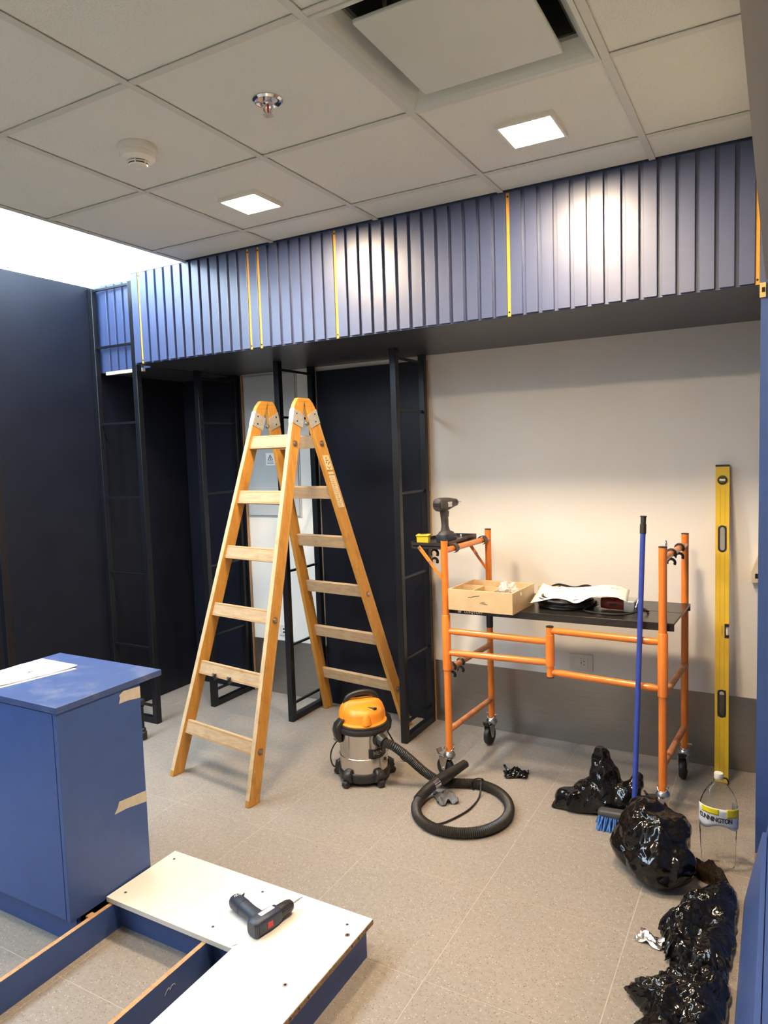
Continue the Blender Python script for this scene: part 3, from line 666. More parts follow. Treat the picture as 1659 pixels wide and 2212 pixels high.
# platform
P0, P1, P2, P3 = V((0.806, 2.262, 0)), V((1.882, 2.276, 0)), V((1.902, 2.722, 0)), V((0.826, 2.708, 0))
PT = 0.872
pf = MB().hexa([vt(q, PT-0.010) for q in (P0, P1, P2, P3)], [vt(q, PT) for q in (P0, P1, P2, P3)]).build('platform', 'platform', t, bevel=0.0015)
for a_, b_ in ((P0, P1), (P3, P2)):
    n_ = V((0, 0.012, 0)) if a_ is P0 else V((0, -0.012, 0))
    MB().hexa([vt(a_, PT-0.034), vt(b_, PT-0.034), vt(b_, PT-0.034)+n_, vt(a_, PT-0.034)+n_], [vt(a_, PT-0.0095), vt(b_, PT-0.0095), vt(b_, PT-0.0095)+n_, vt(a_, PT-0.0095)+n_]).build('platform_lip', 'platform', pf)
pm0, pm1 = P0.lerp(P3, 0.5), P1.lerp(P2, 0.5)
MB().beam(vt(pm0, PT+0.0004), vt(pm1, PT+0.0004), V((0, 0.002, 0)), V((0, 0, 0.0008))).build('seam', 'rubber', pf)
for f in (0.06, 0.94): MB().beam(vt(P0.lerp(P1, f), PT-0.028)+V((0, 0.013, 0)), vt(P3.lerp(P2, f), PT-0.028)-V((0, 0.013, 0)), V((0.03, 0, 0)), V((0, 0, 0.018))).build('platform_bearer', 'platform', pf)
mtx = Matrix(((UX.x, 0, 0, 0.968), (UX.y, 0, -1, 2.2635), (0, 1, 0, PT-0.0225), (0, 0, 0, 1)))
lettering('lettering', 'LUSQTOFF', 0.0175, mtx, 'paper', pf, offset=0.0004, spacing=1.15)
MB().prism([(-0.010, 0.006), (0.010, 0.006), (0.007, -0.006), (-0.007, -0.006)], 0.0008, Matrix(((1, 0, 0, 0.896), (0, 0, -1, 2.2632), (0, 1, 0, PT-0.0225), (0, 0, 0, 1)))).build('emblem', 'silver_label', pf)
# tray folded out on the left
TZ = 1.166; tx0, tx1, ty0, ty1 = 0.638, 0.822, 2.262, 2.690
tr = MB()
pts = [(tx1, ty0), (tx1, ty1), (tx0+0.03, ty1), (tx0, ty1-0.03), (tx0-0.018, ty0+0.035), (tx0+0.008, ty0)]
tr.prism(pts, 0.004, Matrix.Translation((0, 0, TZ))); tray = tr.build('tray', 'platform', t)
m = MB()
for i in range(len(pts)):
    a_, b_ = V((*pts[i], 0)), V((*pts[(i+1) % len(pts)], 0)); n_ = (b_-a_).normalized(); n_ = V((-n_.y, n_.x, 0))*0.003
    m.hexa([vt(a_, TZ-0.012), vt(b_, TZ-0.012), vt(b_, TZ-0.012)+n_, vt(a_, TZ-0.012)+n_], [vt(a_, TZ+0.020), vt(b_, TZ+0.020), vt(b_, TZ+0.020)+n_, vt(a_, TZ+0.020)+n_])
m.build('tray_rim', 'platform', tray)
for f in (0.20, 0.86):
    c_ = vt(S1.lerp(S3, f), 1.155); m = MB(); arc = [c_+V((0.021*math.cos(a_), 0, 0.021*math.sin(a_))) for a_ in [R(q) for q in range(-70, 200, 15)]]
    for i in range(len(arc)-1):
        n0 = (arc[i]-c_).normalized()*0.003; n1 = (arc[i+1]-c_).normalized()*0.003; w_ = V((0, 0.018, 0))
        m.hexa([arc[i]-w_, arc[i]+w_, arc[i]+w_+n0, arc[i]-w_+n0], [arc[i+1]-w_, arc[i+1]+w_, arc[i+1]+w_+n1, arc[i+1]-w_+n1])
    m.build('tray_clip', 'grey_plastic', tray)
def strut(a_, b_, name='tray_strut'):
    a_, b_ = V(a_), V(b_); d = (b_-a_).normalized(); n = V((0, 1, 0)); w = d.cross(n); mid = a_.lerp(b_, 0.52)
    m = MB(); m.beam(a_, mid, w*0.019, n*0.004); m.beam(mid-d*0.03+n*-0.004, b_+n*-0.004, w*0.015, n*0.004); q = m.build(name, 'orange_paint', t, bevel=0.001)
    for c_ in (a_+d*0.006, mid-d*0.012):
        m = MB(); disc(m, c_-n*0.009, n, 0.006, 0.012, 12); m.build('bolt', 'chrome', q, True)
strut((0.686, 2.252, 1.166), (0.826, 2.236, 1.008)); strut((0.755, 2.700, 1.155), (0.866, 2.728, 0.985))
m = MB(); disc(m, (0.735, 2.684, TZ+0.011), (0, -1, 0), 0.006, 0.005, 12); m.build('tray_bolt', 'chrome', tray, True)
# clip hooks
def hook(c_, down=True, mat='black_plastic'):
    c_ = V(c_); m = MB(); s_ = -1 if down else 1
    m.tube([c_+V((0.0185*math.cos(R(q)), 0, 0.0185*math.sin(R(q)))) for q in range(-40, 225, 20)], 0.0042, 8, sx=1.8)
    cc = c_+V((0, 0, -0.040))
    m.tube([cc+V((0.016*math.cos(R(q)), 0, 0.016*math.sin(R(q)))) for q in range(-35, 216, 20)], 0.0042, 8, sx=1.8)
    m.build('clip_hook', mat, t, True)
for f in (0.10, 0.28): hook(vt(S1.lerp(S3, f), 0.56)); 
for f in (0.35, 0.72): hook(vt(S2.lerp(S4, f), 1.155))
hook((0.75, 2.30, 1.128))
m = MB(); c_ = vt(S2.lerp(S4, 0.10), 1.175)
m.tube(spline([c_+V((0.004, 0.02, -0.03)), c_+V((0.002, 0.0, 0.02)), c_+V((0.002, 0.0, 0.045)), c_+V((0.002, 0.012, 0.052)), c_+V((0.002, 0.024, 0.035)), c_+V((0.004, 0.03, -0.02))], 6), 0.0025, 8)
m.build('wire_hook', 'chrome', t, True)

# ================================================================== THINGS ON THE SCAFFOLD
# cordless drill standing on the tray
DC = V((0.752, 2.43, TZ+0.004)); hd = V((0.20, 0.98, 0)).normalized(); hs = V((hd.y, -hd.x, 0))
t = thing('cordless_drill', DC, 'dark grey cordless drill standing upright on the scaffold tray', 'drill')
def dpt(f, s_, z): return DC+hd*f+hs*s_+V((0, 0, z))
def loft(secs, n=16, sup=2.6):
    m = MB(); 
    for (c_, ux, uy, a_, b_) in secs:
        for j in range(n):
            an = 2*math.pi*j/n; ca, sa = math.cos(an), math.sin(an)
            m.v.append(V(c_)+V(ux)*a_*math.copysign(abs(ca)**(2/sup), ca)+V(uy)*b_*math.copysign(abs(sa)**(2/sup), sa))
    k_ = len(secs)
    for i in range(k_-1):
        for j in range(n): m.f.append((i*n+j, i*n+(j+1) % n, (i+1)*n+(j+1) % n, (i+1)*n+j))
    m.f.append(tuple(range(n))[::-1]); m.f.append(tuple(range((k_-1)*n, k_*n))); return m
loft([(dpt(0.012, 0, 0.001), hd, hs, 0.056, 0.037), (dpt(0.012, 0, 0.020), hd, hs, 0.058, 0.039), (dpt(0.012, 0, 0.040), hd, hs, 0.055, 0.036)], 20, 4).build('battery', 'drill_blue', t, True)
loft([(dpt(0.010, 0, 0.039), hd, hs, 0.052, 0.034), (dpt(0.010, 0, 0.050), hd, hs, 0.047, 0.032), (dpt(0.004, 0, 0.060), hd, hs, 0.026, 0.021), (dpt(0.002, 0, 0.085), hd, hs, 0.019, 0.0175), (dpt(0.000, 0, 0.115), hd, hs, 0.020, 0.0185), (dpt(-0.004, 0, 0.145), hd, hs, 0.021, 0.0185), (dpt(-0.006, 0, 0.175), hd, hs, 0.026, 0.021)], 18, 2.4).build('grip', 'grey_plastic', t, True)
hz = 0.197; uz = V((0, 0, 1))
hd_o = loft([(dpt(-0.066, 0, hz), hs, uz, 0.018, 0.020), (dpt(-0.058, 0, hz), hs, uz, 0.030, 0.033), (dpt(-0.040, 0, hz), hs, uz, 0.033, 0.036), (dpt(0.010, 0, hz), hs, uz, 0.032, 0.035), (dpt(0.045, 0, hz+0.002), hs, uz, 0.027, 0.029), (dpt(0.072, 0, hz+0.003), hs, uz, 0.023, 0.024)], 22, 2.3).build('motor_housing', 'grey_plastic', t, True)
for q in range(7): MB().beam(dpt(-0.0655+0.0007*abs(q-3)**2.2, -0.024, hz-0.021+q*0.007), dpt(-0.0655+0.0007*abs(q-3)**2.2, 0.024, hz-0.021+q*0.007), hd*0.006, uz*0.003).build('vent_rib', 'black_plastic', hd_o)
MB().beam(dpt(-0.01, 0.032, hz), dpt(0.025, 0.031, hz), hs*0.003, uz*0.025).build('side_badge', 'silver_label', hd_o)
ch = MB().tube([dpt(0.070, 0, hz+0.003), dpt(0.078, 0, hz+0.003), dpt(0.100, 0, hz+0.003), dpt(0.112, 0, hz+0.003)], [0.021, 0.021, 0.020, 0.010], 18).build('chuck', 'black_plastic', t, True)
MB().tube([dpt(0.110, 0, hz+0.003), dpt(0.150, 0, hz+0.003)], 0.003, 8).build('bit', 'zinc', ch, True)
MB().beam(dpt(0.026, 0, 0.160), dpt(0.022, 0, 0.130), hd*0.012, hs*0.014).build('trigger', 'black_plastic', t)
MB().tube([dpt(0.02, -0.039, 0.034), dpt(-0.036, -0.040, 0.030)], 0.004, 10).build('belt_clip', 'chrome', t, True)
# yellow box
t = thing('tool_box', (0.675, 2.33, TZ+0.004), 'small yellow plastic box on the scaffold tray', 'box')
mt = Matrix.Translation((0.678, 2.325, TZ+0.004)) @ Matrix.Rotation(R(14), 4, 'Z')
m = MB().hexa([mt @ V(q) for q in ((-0.029, -0.024, 0.0005), (0.029, -0.024, 0.0005), (0.029, 0.024, 0.0005), (-0.029, 0.024, 0.0005))], [mt @ V(q) for q in ((-0.031, -0.026, 0.042), (0.031, -0.026, 0.042), (0.031, 0.026, 0.042), (-0.031, 0.026, 0.042))]); m.build('body', 'yellow', t, bevel=0.002)
ld = MB().box(-0.034, 0.034, -0.029, 0.029, 0.0418, 0.050, mt).build('lid', 'yellow', t, bevel=0.0025)
MB().box(-0.020, 0.020, -0.012, 0.014, 0.0495, 0.0512, mt).build('lid_recess', 'level_line', ld)
m = MB()
for q in range(3): m.box(-0.014+q*0.011, -0.008+q*0.011, -0.006, 0.008, 0.0508, 0.0524, mt)
m.build('lid_print', 'ink', ld)
# open plywood box
t = thing('divided_box', (1.03, 2.33, PT), 'pale plywood box with open compartments on the black platform', 'box')
mt = Matrix(((0.9985, 0.055, 0, 0.868), (-0.035, 0.9985, 0, 2.192), (0, 0, 1, PT), (0, 0, 0, 1)))
w, dpp, hb, tk = 0.330, 0.285, 0.102, 0.009
for a_ in ((0, w, 0, tk), (0, w, dpp-tk, dpp), (0, tk, tk, dpp-tk), (w-tk, w, tk, dpp-tk)): MB().box(*a_, 0.0005, hb, mt).build('side', 'ply', t, bevel=0.001)
MB().box(tk, w-tk, tk, dpp-tk, 0.0005, 0.007, mt).build('bottom', 'ply', t)
MB().box(tk, w-tk, 0.150, 0.156, 0.007, hb-0.004, mt).build('divider', 'ply', t)
for x in (0.115, 0.215): MB().box(x, x+0.006, tk, 0.150, 0.007, hb-0.004, mt).build('divider', 'ply', t)
m = MB()
for (xa, za, xb, zb) in ((0.105, 0.068, 0.125, 0.070), (0.122, 0.070, 0.150, 0.078), (0.148, 0.076, 0.165, 0.079), (0.165, 0.044, 0.205, 0.040), (0.176, 0.049, 0.195, 0.048)):
    m.beam(mt @ V((xa, -0.0004, za)), mt @ V((xb, -0.0004, zb)), (0, 0.0008, 0), (0, 0, 0.0022))
m.build('pencil_marks', 'grey_plastic', t)
m = MB()
m.tube([mt @ V((0.10, 0.21, 0.07)), mt @ V((0.20, 0.23, 0.085))], 0.008, 8); m.build('screwdriver_handle', 'red', t, True)
def crumple(c_, r, seed, amp, sc, name, mat, label, cat, sub=4, flat=None):
    bm = bmesh.new(); bmesh.ops.create_icosphere(bm, subdivisions=sub, radius=1.0); m = MB()
    for v in bm.verts:
        n_ = v.co.normalized(); d_ = 1+amp*(noise.noise(n_*sc+V((seed, 0, 0)))+0.6*abs(noise.noise(n_*sc*2.3+V((0, seed, 0)))))
        q = V((n_.x*r[0], n_.y*r[1], n_.z*r[2]))*d_+V(c_)
        if flat is not None: q.z = max(q.z, flat)
        m.v.append(q)
    m.f = [tuple(v.index for v in f.verts) for f in bm.faces]; bm.free()
    o = m.build(name, mat, None, True, 25); return tag(o, label, cat)
crumple(mt @ V((0.268, 0.085, 0.078)), (0.045, 0.050, 0.050), 3.3, 0.55, 2.4, 'plastic_pouch', 'polybag', 'crumpled clear plastic pouch in the plywood box', 'plastic bag', 4)
# wood offcut behind the box
t = thing('wood_offcut', (1.24, 2.56, PT), 'short pale timber offcuts lying behind the plywood box', 'wood')
MB().box(1.19, 1.27, 2.60, 2.64, PT+0.0005, PT+0.022).build('block', 'ply', t, bevel=0.001)
MB().box(1.18, 1.285, 2.63, 2.685, PT+0.0225, PT+0.06).build('block', 'ply', t, bevel=0.001)
# coiled cable
t = thing('cable_coil', (1.38, 2.47, PT), 'coiled black extension cable under the papers on the platform', 'cable')
rnd = random.Random(3)
for q in range(9):
    ax, ay = 0.135+rnd.uniform(-0.012, 0.012)-0.004*q, 0.125+rnd.uniform(-0.015, 0.015); cz = PT+0.0095+0.0048*q
    off = V((rnd.uniform(-0.012, 0.012), rnd.uniform(-0.012, 0.012), 0)); ph = rnd.uniform(0, 6)
    ring_ = [V((1.37+ax*math.cos(a_), 2.475+ay*math.sin(a_), cz+0.0025*math.sin(3*a_+ph)))+off for a_ in [2*math.pi*k_/48 for k_ in range(48)]]
    MB().tube(ring_, 0.0065, 8, closed=True).build('cable_turn', 'cable', t, True)
MB().tube(spline([(1.24, 2.62, PT+0.05), (1.28, 2.66, PT+0.066), (1.36, 2.66, PT+0.055), (1.43, 2.655, PT+0.070), (1.50, 2.60, PT+0.05)], 8), 0.006, 8).build('cable_loop', 'cable', t, True)
# hand-held tool under the papers
t = thing('jigsaw', (1.61, 2.46, PT), 'red and black power tool lying under the papers on the platform', 'power tool')
loft([((1.538, 2.465, PT+0.030), (0, 1, 0), (0, 0, 1), 0.020, 0.024), ((1.568, 2.465, PT+0.030), (0, 1, 0), (0, 0, 1), 0.032, 0.027), ((1.618, 2.465, PT+0.031), (0, 1, 0), (0, 0, 1), 0.032, 0.028), ((1.666, 2.465, PT+0.029), (0, 1, 0), (0, 0, 1), 0.026, 0.028)], 18, 2.5).build('housing', 'tool_red', t, True)
m = MB()
for q in range(5): m.box(1.582+q*0.009, 1.586+q*0.009, 2.4295, 2.432, PT+0.022, PT+0.036)
m.build('vents', 'ink', t)
MB().box(1.650, 1.700, 2.40, 2.50, PT+0.006, PT+0.058).build('gear_head', 'zinc', t, bevel=0.004)
MB().prism([(0, 0), (0.045, 0.0), (0.052, 0.075), (0.040, 0.085), (0.0, 0.03)], 0.004, Matrix(((0.35, 0, -0.9, 1.705), (0.9, 0, 0.35, 2.40), (0, 1, 0, PT+0.002), (0, 0, 0, 1)))).build('foot_plate', 'zinc', t)
m = MB(); disc(m, (1.702, 2.425, PT+0.035), (1, -0.4, 0), 0.016, 0.006, 16); m.build('knob', 'rubber', t, True)
MB().tube(spline([(1.52, 2.44, PT+0.03), (1.48, 2.36, PT+0.012), (1.56, 2.33, PT+0.008), (1.66, 2.35, PT+0.007), (1.73, 2.40, PT+0.02), (1.75, 2.46, PT+0.007), (1.71, 2.52, PT+0.007)], 8), 0.0048, 8).build('cord', 'cable', t, True)
# papers
def sheet(name, fn, label, cat, nu=20, nv=14, mat='paper', solid=0.0006, parent=None):
    m = MB().grid(fn, nu, nv); o = m.build(name, mat, parent, True, 60, solid=solid)
    return tag(o, label, cat) if label else o
q00, q10, q11, q01 = V((1.236, 2.322, 0)), V((1.672, 2.372, 0)), V((1.635, 2.650, 0)), V((1.215, 2.610, 0))
def pap(u_, v_):
    p_ = q00.lerp(q10, u_).lerp(q01.lerp(q11, u_), v_)
    z = PT+0.0615+0.022*math.exp(-((u_-0.78)/0.25)**2)-0.020*math.exp(-((u_-0.5)/0.10)**2)*(1-v_)**2-0.028*max(0, 0.25-u_)*4*(1-v_)-0.010*max(0, u_-0.9)*10+0.018*max(0, 0.12-u_)*8*v_
    return V((p_.x, p_.y-0.02*math.exp(-((u_-0.5)/0.09)**2)*(1-v_), z))
dp = sheet('drawing_sheet', pap, 'crumpled white drawing sheet draped over cable on the platform', 'paper', 30, 16)
m = MB()
def ink_on(u0_, v0_, u1_, v1_, w=0.0011): m.beam(pap(u0_, v0_)+V((0, 0, 0.0012)), pap(u1_, v1_)+V((0, 0, 0.0012)), V((0, w*2, 0)), V((w, 0, 0.0008)))
for (a_, b_, c_, d_) in ((0.52, 0.30, 0.60, 0.52), (0.60, 0.52, 0.72, 0.50), (0.66, 0.50, 0.68, 0.80), (0.50, 0.45, 0.505, 0.60), (0.52, 0.48, 0.53, 0.66), (0.57, 0.52, 0.59, 0.58), (0.80, 0.70, 0.90, 0.72), (0.2, 0.6, 0.3, 0.62), (0.05, 0.35, 0.13, 0.85)): ink_on(a_, b_, c_, d_)
tag(m.build('pen_lines', 'grey_plastic', dp), kind='stuff')

# ================================================================== VACUUM CLEANER
VC = V((0.438, 2.060, 0)); t = thing('vacuum_cleaner', VC, 'orange and steel canister vacuum cleaner with coiled black hose', 'vacuum cleaner')
mt = Matrix.Translation(VC)
dr = MB().lathe([(0.118, 0.052), (0.122, 0.056), (0.122, 0.132), (0.1245, 0.134), (0.1245, 0.138), (0.122, 0.140), (0.122, 0.262), (0.116, 0.266)], 48, mt).build('drum', 'steel_drum', t, True, 30)
MB().lathe([(0.122, 0.258), (0.131, 0.260), (0.134, 0.266), (0.134, 0.276), (0.130, 0.284), (0.127, 0.285), (0.127, 0.296), (0.118, 0.300)], 48, mt).build('rim', 'black_plastic', t, True, 30)
# head: stepped shell
VD = V((-0.72, -0.69, 0)).normalized(); VS = V((-VD.y, VD.x, 0))   # handle direction and its side
hd_ = MB().lathe([(0.121, 0.296), (0.121, 0.303), (0.114, 0.307), (0.108, 0.308), (0.106, 0.312), (0.104, 0.345), (0.098, 0.360), (0.080, 0.374), (0.050, 0.384), (0.015, 0.388)], 48, mt).build('motor_head', 'orange_plastic', t, True, 32)
m = loft([(VC+V((0, 0, 0.300))-VS*0.02, VD, VS, 0.122, 0.060), (VC+V((0, 0, 0.345))-VS*0.02, VD, VS, 0.117, 0.052), (VC+V((0, 0, 0.372))-VS*0.02, VD, VS, 0.108, 0.044), (VC+V((0, 0, 0.396))-VS*0.02, VD, VS, 0.088, 0.034), (VC+V((0, 0, 0.402))-VS*0.02, VD, VS, 0.070, 0.026)], 28, 3.2)
m.build('head_ridge', 'orange_plastic', hd_, True, 40)
for q in (-0.85, -2.6, 0.9): # small lugs round the shell
    c_ = VC+V((0.098*math.cos(q), 0.098*math.sin(q), 0.31)); MB().lathe([(0.026, 0), (0.022, 0.03), (0.012, 0.046)], 16, Matrix.Translation(c_)).build('shell_lug', 'orange_plastic', hd_, True)
a_ = VC-VD*0.075-VS*0.02; b_ = VC+VD*0.082-VS*0.02
ph = spline([b_+V((0, 0, 0.362)), b_+V((0, 0, 0.402))-VD*0.004, b_+V((0, 0, 0.424))-VD*0.026, VC-VS*0.02+V((0, 0, 0.436)), a_+V((0, 0, 0.428))+VD*0.024, a_+V((0, 0, 0.405)), a_+V((0, 0, 0.372))], 7)
MB().tube(ph, 0.0125, 12, sx=1.15).build('carry_handle', 'black_plastic', t, True)
c_ = VC+V((0.066, -0.022, 0.368)); MB().beam(c_+V((-0.022, -0.006, 0.004)), c_+V((0.022, 0.008, 0.004)), V((0, 0.020, -0.008)), V((0, 0.006, 0.014))).build('switch', 'black_plastic', t, bevel=0.004)
for an in (R(232), R(60)):                                  # side latches
    n_ = V((math.cos(an), math.sin(an), 0)); s_ = V((-n_.y, n_.x, 0))
    lt = loft([(VC+n_*0.130+V((0, 0, 0.212)), s_, n_, 0.020, 0.010), (VC+n_*0.138+V((0, 0, 0.235)), s_, n_, 0.029, 0.016), (VC+n_*0.140+V((0, 0, 0.270)), s_, n_, 0.031, 0.019), (VC+n_*0.132+V((0, 0, 0.300)), s_, n_, 0.030, 0.018), (VC+n_*0.115+V((0, 0, 0.322)), s_, n_, 0.024, 0.012)], 16, 4).build('latch', 'black_plastic', t, True, 45)
    MB().beam(VC+n_*0.153+V((0, 0, 0.224))-s_*0.014, VC+n_*0.153+V((0, 0, 0.224))+s_*0.014, n_*0.004, V((0, 0, 0.004))).build('latch_line', 'grey_plastic', lt)
# base with four casters
MB().lathe([(0.112, 0.020), (0.128, 0.022), (0.132, 0.036), (0.131, 0.058), (0.124, 0.066), (0.121, 0.066)], 48, mt).build('base', 'black_plastic', t, True, 40)
for an in (R(262), R(334), R(46), R(118), R(190)):
    n_ = V((math.cos(an), math.sin(an), 0)); s_ = V((-n_.y, n_.x, 0))
    lg = loft([(VC+n_*0.130+V((0, 0, 0.028)), s_, n_, 0.030, 0.016), (VC+n_*0.138+V((0, 0, 0.048)), s_, n_, 0.028, 0.020), (VC+n_*0.134+V((0, 0, 0.072)), s_, n_, 0.024, 0.016), (VC+n_*0.126+V((0, 0, 0.084)), s_, n_, 0.015, 0.008)], 16, 3.5).build('caster_arm', 'black_plastic', t, True, 45)
    m = MB(); disc(m, VC+n_*0.150+V((0, 0, 0.062)), n_, 0.010, 0.006, 16); m.build('arm_cap', 'grey_plastic', lg, True)
    wc = VC+n_*0.146+V((0, 0, 0.0185)); m = MB(); m.tube([wc-s_*0.016, wc-s_*0.013, wc+s_*0.013, wc+s_*0.016], [0.013, 0.0182, 0.0182, 0.013], 18); m.build('caster_wheel', 'rubber', lg, True)
# hose connection, badge and hose
an = R(-20); n_ = V((math.cos(an), math.sin(an), 0)); PC = VC+V((0, 0, 0.232))
MB().tube([PC+n_*0.118, PC+n_*0.136, PC+n_*0.137, PC+n_*0.165+V((0, 0, -0.006))], [0.036, 0.034, 0.029, 0.027], 22).build('hose_port', 'black_plastic', t, True)
def on_drum(an_, z, r=0.1228): return VC+V((r*math.cos(an_), r*math.sin(an_), z))
m = MB(); m.grid(lambda u_, v_: on_drum(R(-48)+u_*R(52), 0.146+v_*0.048-0.010*math.sin(u_*3.14)), 12, 3); m.build('badge', 'black_plastic', t, True, solid=0.0012)
vs, fs = text_data('MENI', 0.030, spacing=0.95, offset=0.0008, depth=0.0006)
MB().add([on_drum(R(-22)+v.x/0.123, 0.166+v.y, 0.1242+v.z) for v in vs], fs).build('lettering', 'steel_drum', t)
m = MB(); disc(m, on_drum(R(0), 0.118, 0.119), on_drum(R(0), 0, 1)-VC, 0.009, 0.006, 16); m.build('drain_cap', 'black_plastic', t, True)
HR = 0.0235
hp = spline([PC+n_*0.16+V((0, 0, -0.006)), V((0.640, 2.012, 0.212)), V((0.700, 2.050, 0.150)), V((0.765, 2.090, 0.075)), V((0.830, 2.118, 0.034)), V((0.910, 2.150, HR+0.001)), V((1.000, 2.180, HR+0.001)), V((1.090, 2.165, HR+0.001)), V((1.175, 2.100, HR+0.001)), V((1.228, 2.000, HR+0.001)), V((1.232, 1.890, HR+0.001)), V((1.185, 1.790, HR+0.001)), V((1.095, 1.730, HR+0.001)), V((0.990, 1.718, HR+0.001)), V((0.895, 1.765, HR+0.001)), V((0.835, 1.850, HR+0.001)), V((0.822, 1.915, HR+0.006))], 14)
hp = resample(hp, 0.0042); rs = [HR-0.0042 if q % 2 else HR for q in range(len(hp))]
hose = MB().tube(hp, rs, 14).build('hose', 'hose', t, True, 45)
nz = spline([V((0.820, 1.905, HR+0.005)), V((0.822, 1.950, 0.036)), V((0.836, 2.000, 0.052)), V((0.856, 2.045, 0.066)), V((0.880, 2.105, 0.080)), V((0.930, 2.215, 0.100))], 6)
MB().tube(nz[:16], [0.0254]*12+[0.025]*4, 18).build('hose_cuff', 'black_plastic', t, True)
MB().tube([nz[14], nz[18]], 0.0256, 20).build('chrome_ring', 'chrome', t, True)
d_ = (nz[-1]-nz[18]).normalized(); sd = V((d_.y, -d_.x, 0)).normalized(); u_d = sd.cross(d_)
nzl = loft([(nz[18], sd, u_d, 0.025, 0.025), (nz[18].lerp(nz[-1], 0.25), sd, u_d, 0.027, 0.027), (nz[18].lerp(nz[-1], 0.45), sd, u_d, 0.025, 0.022), (nz[-1], sd, u_d, 0.021, 0.017)], 18, 2.6).build('nozzle', 'black_plastic', t, True, 40)
MB().tube(spline([VC+V((0.02, 0.13, 0.27)), VC+V((0.07, 0.19, 0.12)), V((0.53, 2.30, 0.012)), V((0.62, 2.29, 0.006)), V((0.70, 2.235, 0.006)), V((0.79, 2.19, 0.006)), V((0.96, 2.235, 0.006)), V((1.015, 2.215, 0.030)), V((1.03, 2.165, 0.056)), V((1.045, 2.10, 0.006)), V((1.050, 1.99, 0.006)), V((1.030, 1.90, 0.006)), V((0.985, 1.80, 0.006)), V((0.93, 1.775, 0.006))], 8), 0.0042, 8).build('power_cord', 'cable', t, True)
MB().tube(spline([VC+V((-0.12, -0.02, 0.20)), VC+V((-0.155, -0.045, 0.15)), VC+V((-0.165, -0.06, 0.10)), VC+V((-0.145, -0.07, 0.06)), VC+V((-0.12, -0.06, 0.05))], 8), 0.0038, 8).build('cord_loop', 'cable', t, True)
MB().tube([V((1.012+0.030*math.cos(q/12*math.pi), 2.17+0.018*math.cos(q/12*math.pi), 0.026+0.033*math.sin(q/12*math.pi))) for q in range(24)], 0.003, 6, closed=True).build('cable_tie', 'cable', t, True)

# ================================================================== CLOTH AND SCRAPS
def rag(name, cx, cy, w, d, h, rot, seed, mat, label, cat, n=18, solid=0.001):
    def fn(u_, v_):
        x = (u_-0.5)*w*(1+0.25*noise.noise(V((v_*3, seed, 0)))); y = (v_-0.5)*d*(1+0.25*noise.noise(V((u_*3, seed, 5))))
        z = 0.004+h*max(0, noise.noise(V((u_*3.2, v_*3.2, seed)))+0.35*abs(noise.noise(V((u_*8, v_*8, seed))))+0.12)
        c_, s_ = math.cos(rot), math.sin(rot); return V((cx+x*c_-y*s_, cy+x*s_+y*c_, z))
    o = MB().grid(fn, n, n).build(name, mat, None, True, 30, solid=solid); return tag(o, label, cat)
rag('cleaning_rag', 0.905, 2.020, 0.10, 0.13, 0.03, 0.7, 4.2, 'rag', 'dark grey rag tucked beside the vacuum hose cuff', 'rag')
rag('plastic_scrap', 1.125, 2.395, 0.12, 0.085, 0.035, 0.3, 8.1, 'bag', 'small torn scrap of black plastic alone on the floor', 'scrap')
tail = tag(MB().tube(spline([(1.082, 2.412, 0.010), (1.062, 2.425, 0.016), (1.050, 2.430, 0.030)], 5), [0.006]*10+[0.002], 6).build('scrap_tail', 'bag', None, True), 'x', 'scrap')
sc = bpy.data.objects['plastic_scrap']; tail.parent = sc; tail.location = tail.location-sc.location
for k_ in ('label', 'category'): del tail[k_]

# ================================================================== BROOM
t = thing('broom', (1.75, 2.085, 0), 'blue-handled broom with a black grip leaning on the scaffold', 'broom')
b0, b1 = V((1.748, 2.088, 0.075)), V((1.752, 2.2105, 0.797)); dirb = (b1-b0).normalized(); b2 = b0+dirb*((1.332-0.075)/dirb.z)
MB().tube([b0, b2-dirb*0.075], 0.0112, 16).build('handle', 'blue_pole', t, True)
MB().tube([b2-dirb*0.078, b2-dirb*0.076, b2-dirb*0.036, b2-dirb*0.035, b2-dirb*0.006, b2-dirb*0.005, b2], [0.011, 0.0135, 0.0135, 0.0115, 0.0115, 0.014, 0.014], 16).build('grip', 'rubber', t, True)
hx = V((0.95, 0.02, 0)).normalized(); hy = V((-hx.y, hx.x, 0)); hc = V((1.752, 2.085, 0))
hb_ = loft([(hc-hx*0.150+V((0, 0, 0.068)), hy, V((0, 0, 1)), 0.016, 0.010), (hc-hx*0.140+V((0, 0, 0.070)), hy, V((0, 0, 1)), 0.024, 0.015), (hc+V((0, 0, 0.072)), hy, V((0, 0, 1)), 0.027, 0.020), (hc+hx*0.140+V((0, 0, 0.070)), hy, V((0, 0, 1)), 0.024, 0.015), (hc+hx*0.150+V((0, 0, 0.068)), hy, V((0, 0, 1)), 0.016, 0.010)], 16, 3).build('head', 'grey_plastic', t, True)
MB().tube([hc+V((0, 0, 0.085)), hc+V((-0.003, 0.008, 0.125))], [0.020, 0.0155], 14).build('socket', 'grey_plastic', hb_, True)
m = MB(); rb = random.Random(5)
for q in range(34):
    for w in range(4):
        p_ = hc+hx*(-0.142+0.284*q/33)+hy*(-0.018+0.012*w); e_ = p_+hx*rb.uniform(-0.012, 0.012)+hx*(0.012*(q-16.5)/16.5)+hy*(0.010*(w-1.5)+rb.uniform(-0.006, 0.006)); m.tube([vt(p_, 0.062), vt(e_, 0.001)], [0.0042, 0.0052], 5)
tag(m.build('bristles', 'bristle', t, True), kind='stuff')

